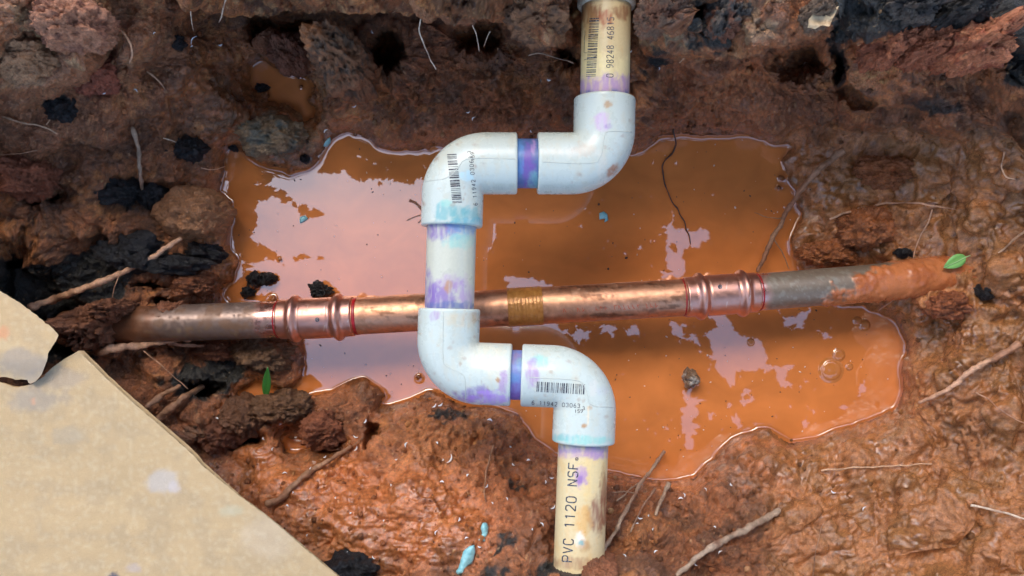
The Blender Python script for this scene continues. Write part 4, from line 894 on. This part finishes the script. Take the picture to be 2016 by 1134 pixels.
# leaves
M_leaf = mat('green_leaf', tuple(lin(120,176,92)), rough=.4, var=(200,.12))
def leaf(name, base, tip, width, z0, z1, m, parent=None, curl=.25, n=14):
    b, t = np.array(base, float), np.array(tip, float); e = t-b; nn = np.array([-e[1], e[0]])/np.linalg.norm(e); s = np.linspace(0, 1, n); VV = []
    for k in s:
        w_ = width/2*math.sin(math.pi*min(1, k**.75))**.8 if 0 < k < 1 else .2; c_ = b+e*k; z = z0+(z1-z0)*k
        for q in (-1, -.5, 0, .5, 1):
            p_ = c_+nn*w_*q; VV.append(unproj(p_[0], p_[1], z+curl*abs(q)*w_*(H-z)/FP))
    VV = np.array(VV); lo = VV-np.array([0,0,.0004]); F_ = grid_faces(n, 5); N_ = len(VV)
    rim = list(range(0, N_, 5))+list(range(N_-4, N_))+list(range(N_-6, 0, -5))+[3,2,1]
    sd_ = np.array([(rim[i], rim[(i+1)%len(rim)], rim[(i+1)%len(rim)]+N_, rim[i]+N_) for i in range(len(rim))])
    o = mk(name, np.concatenate([VV, lo]), [F_, F_[:, ::-1]+N_, sd_], m, parent); return o
zl = .0415+RC+.003
lf = thing('green_leaf', W(1880,518,zl), 'small bright green leaf stuck on the mud coated copper pipe', 'leaf')
leaf('blade', (1902,505), (1858,527), 26, zl, zl-.001, M_leaf, lf)
V_, F_ = sweep(unproj(np.array([1858,1880,1902,1910]), np.array([527,517,506,503]), np.array([zl,zl+.0003,zl+.0006,zl+.001])), [.0002,.0003,.0004,.0004], 6); mk('midrib', V_, F_, mat('leaf_rib', tuple(lin(170,206,140)), rough=.4), lf)
M_dk = mat('seedling_leaf', tuple(lin(52,108,44)), rough=.35, var=(200,.15))
zs = float(zg(520, 785)[0])+.008
sl = thing('seedling', W(522,784,zs), 'dark green two leaved seedling in the mud below the left coupling', 'plant')
leaf('leaf', (523,782), (527,722), 17, zs+.012, zs+.022, M_dk, sl); leaf('leaf', (522,784), (486,812), 15, zs+.012, zs+.022, M_dk, sl)
V_, F_ = sweep(np.array([W(522,786,zs-.012), W(522,784,zs+.006), W(523,782,zs+.013)]), [.0011,.0010,.0008], 8); mk('stem', V_, F_, M_dk, sl)
zd = float(zg(1615,34)[0])+.018
leaf_d = slab('dry_leaf', [(1590,54),(1592,38),(1602,26),(1618,20),(1632,25),(1651,11),(1644,30),(1638,38),(1634,52),(1616,50),(1604,58)], 3, lambda u, v: zd+.0004*np.abs(u-1615)*.35+.002*perlin(np.stack([u/14, v/14, 0*u], -1), 3), .0005,
  mat('dry_leaf_skin', tuple(lin(190,164,126)), rough=.7, var=(300,.25), two=(tuple(lin(150,116,80)),200,.5,.7)), None, rag=1.5)
tag(leaf_d, 'pale dry leaf lying on the rim beside the black topsoil', 'leaf')
clod('pebble', 1355, 742, 15, 19, .014, lin(160,128,98), 'brown pebble breaking the surface of the puddle', 'pebble', seed=77, lump=.3, sub=4, rg=.35, zset=-.004, emb=.1, c1=lin(200,190,176))
# bubbles on the water
M_bub = mat('bubble_film', (.50,.175,.042), rough=.02, ior=1.9)
for k, (u, v, rr) in enumerate([(1636,729,19),(1651,699,10),(1672,722,6),(1688,632,7),(1702,640,9),(1478,674,6)]):
    s = H/FP; a = np.linspace(0, np.pi/2, 9); t = np.linspace(0, 2*np.pi, 25)[:-1]
    rad = np.r_[rr*1.35, rr*1.15, rr*np.cos(a)]*s; hh = np.r_[0.00005, .0006, .0008+rr*.42*np.sin(a)]*np.r_[1, 1, np.r_[1, np.full(8, s)*0+1]]
    hh = np.r_[0.00005, .0005, .0007+rr*s*.20*np.sin(a)]; hh[-1] = hh[-2]+1e-5
    V_ = np.stack([rad[:,None]*np.cos(t), rad[:,None]*np.sin(t), np.repeat(hh[:,None], 24, 1)], -1).reshape(-1,3)+W(u, v, 0)
    tag(mk('bubble', V_, grid_faces(len(rad), 24, True), M_bub), ['largest mud bubble on the open puddle near its rounded end','middle sized mud bubble touching the largest bubble','tiny mud bubble beside the largest bubble','small mud bubble close under the tarnished copper length','mud bubble beside a smaller one under the tarnished copper','lone small mud bubble under the right coupling'][k], 'bubble', 'bubbles on the puddle')
# flecks floating on the water
r = np.random.default_rng(31); VV, FF, CC = [], [], []; k = 0; base, f = ico(1)
while k < 330:
    u, v = r.uniform(440, 1780), r.uniform(260, 940)
    if shore(np.array([u]), np.array([v]))[0] > -8: continue
    s = r.uniform(.5, 1.5)*H/FP*(1.9 if r.random() < .08 else 1); A = base*np.array([r.uniform(.6,2.2), 1, .5])*s; t = r.uniform(0, 6.28)
    X = np.stack([A[:,0]*math.cos(t)-A[:,1]*math.sin(t), A[:,0]*math.sin(t)+A[:,1]*math.cos(t), A[:,2]], 1)+W(u, v, .0002)
    VV.append(X); FF.append(f+k*len(base)); CC.append(np.tile(lin(70,50,40) if r.random() < .5 else lin(226,200,180), (len(base), 1))); k += 1
tag(mk('floating_specks', np.concatenate(VV), np.concatenate(FF), mat('speck', None, rough=.5), col=np.concatenate(CC), loc=(0,0,0)), 'fine dark and pale specks floating on the puddle', 'debris', kind='stuff')
# ------------------------------------------------------------------ the tree overhead, whose crown and sky gaps the puddle mirrors
HC = 4.3
GAPS = [[(535,352),(600,344),(690,350),(760,360),(836,356),(905,372),(955,400),(976,440),(960,490),(948,540),(945,640),(940,720),(905,760),(840,800),(720,830),(560,830),(520,700),(545,600),(500,560),(470,530),(520,510),(560,520),(620,512),(640,500),(600,494),(556,506),(540,480),(492,470),(488,430),(508,408),(545,396),(570,404),(600,430),(648,424),(610,406),(572,392),(545,380)],
 [(1000,548),(1060,552),(1090,560),(1090,640),(1100,655),(1085,672),(1040,690),(998,692)],
 [(1394,668),(1410,640),(1404,626),(1432,628),(1446,646),(1470,664),(1500,672),(1512,700),(1520,732),(1494,732),(1436,754),(1414,742)],
 [(1328,636),(1350,640),(1382,660),(1382,676),(1350,664),(1334,656)],[(1236,646),(1262,642),(1276,660),(1256,666),(1240,662)],[(1184,650),(1198,644),(1216,662),(1204,668),(1190,664)],[(1110,658),(1140,652),(1162,664),(1130,670)],
 [(1536,616),(1584,612),(1572,644),(1548,652),(1540,636)],[(1522,716),(1546,722),(1552,744),(1562,756),(1550,764),(1536,744)],[(1676,774),(1700,744),(1734,742),(1738,776),(1708,784),(1690,772)],
 [(1300,446),(1322,424),(1334,452),(1378,452),(1384,470),(1360,490),(1334,486),(1318,496),(1312,470)],[(1316,510),(1344,500),(1352,528),(1330,556),(1312,550)],[(1614,656),(1626,660),(1632,670),(1618,672)],
 [(1352,770),(1362,768),(1370,800),(1370,850),(1360,896),(1350,880),(1346,820)],[(1440,806),(1452,820),(1456,834),(1446,830)],[(1466,764),(1474,770),(1482,786),(1468,794)],[(1580,812),(1592,812),(1596,832),(1584,834)]]
GD = np.full(gu.shape, 1e9)
for g_ in GAPS:
    g_ = np.array(g_, float); q = np.roll(g_, -1, 0); GD = np.minimum(GD, poly_sd_raw(g_, gu, gv))
tree = thing('broadleaf_tree', (3.6, 2.9, .20), 'broadleaf tree spreading its crown over the pit, mirrored in the puddle', 'tree')
r = np.random.default_rng(21)
def crown(n, ext, size, h0, h1, dens, seed):
    r = np.random.default_rng(seed); u = r.uniform(ext[0], ext[2], n); v = r.uniform(ext[1], ext[3], n)
    cl = fbm(np.c_[u/120, v/120, 0*u], 3, 5); inside = (u > -280) & (u < 2300) & (v > -280) & (v < 1420)
    gd = np.where(inside, bil(GD, (u-SU0)/SS, (v-SV0)/SS), 99)
    gd = gd+fbm(np.c_[u/20, v/20, 0*u], 3, 9)*15*np.where(np.abs(gd) < 60, 1, .3)
    k = (gd > size[0]*.30)&(r.random(n) < dens+.5*cl)
    u, v = u[k], v[k]; n = len(u); h = r.uniform(h0, h1, n); s = (H+h)/FP
    c = np.stack([(u-1008)*s, (567-v)*s, h], 1); L = r.uniform(.65, 1.25, n)*size[0]*(H+HC)/FP; a = r.uniform(0, 2*np.pi, n); ti = r.normal(0, .35, n)
    e = np.stack([np.cos(a)*np.cos(ti), np.sin(a)*np.cos(ti), np.sin(ti)], 1); s2 = np.stack([-np.sin(a), np.cos(a), r.normal(0, .35, n)], 1)
    w_ = (L*size[1])[:,None]; L = L[:,None]
    return np.stack([c-e*L/2, c+s2*w_/2-e*L*.08, c+e*L/2, c-s2*w_/2-e*L*.08], 1).reshape(-1, 3)
V1 = crown(165000, (200,40,1920,985), (17, .58), HC-.25, HC+.35, 0.86, 1)
V2 = crown(8000, (20,-60,2080,1030), (44, .6), HC-.1, HC+.9, .62, 2)
uu = 1008+V2.reshape(-1,4,3)[:,:,0].mean(1)*FP/(H+HC); vv = 567-V2.reshape(-1,4,3)[:,:,1].mean(1)*FP/(H+HC)
out = (uu < 230) | (uu > 1890) | (vv < 70) | (vv > 960); V2 = V2.reshape(-1,4,3)[out].reshape(-1,3)
VL = np.concatenate([V1, V2]); FL = np.arange(len(VL)).reshape(-1, 4)
cl = np.repeat(np.array([.018,.036,.009])*np.random.default_rng(4).uniform(.6,1.5,(len(FL),1)), 4, 0)
mk('crown', VL, FL, mat('tree_leaf', None, rough=.55), tree, col=cl, smooth=False)['kind'] = 'stuff'
M_bk = mat('tree_bark', tuple(lin(92,78,64)), rough=.85, bump=[(18, .02, 5)], var=(8,.3))
def limb(pts, r0, r1, nm): 
    q = resample(chaikin(np.array(pts, float), 2), .12); t = np.linspace(0, 1, len(q)); q = q+np.stack([perlin(q*1.3, 3), perlin(q*1.3, 4), perlin(q*1.3, 5)], 1)*.05
    V_, F_ = sweep(q, r0+(r1-r0)*t, 12); mk(nm, V_, F_, M_bk, tree)
limb([(3.6,2.9,.05),(3.62,2.9,.5),(3.5,2.8,1.8),(3.3,2.6,3.2),(3.0,2.3,4.6),(2.9,2.2,5.4)], .20, .06, 'trunk')
limb([(3.35,2.65,3.0),(2.4,1.7,4.3),(1.2,1.25,4.75),(.2,1.2,4.8),(-1.2,1.5,4.85),(-2.4,1.3,4.8)], .085, .015, 'limb')
limb([(3.3,2.6,3.3),(2.8,1.0,4.4),(2.4,-.4,4.7),(1.6,-1.6,4.8)], .07, .012, 'limb')
limb([(3.1,2.4,3.9),(2.2,2.4,4.7),(.6,2.3,4.9),(-1.0,2.6,5.0)], .05, .012, 'limb')
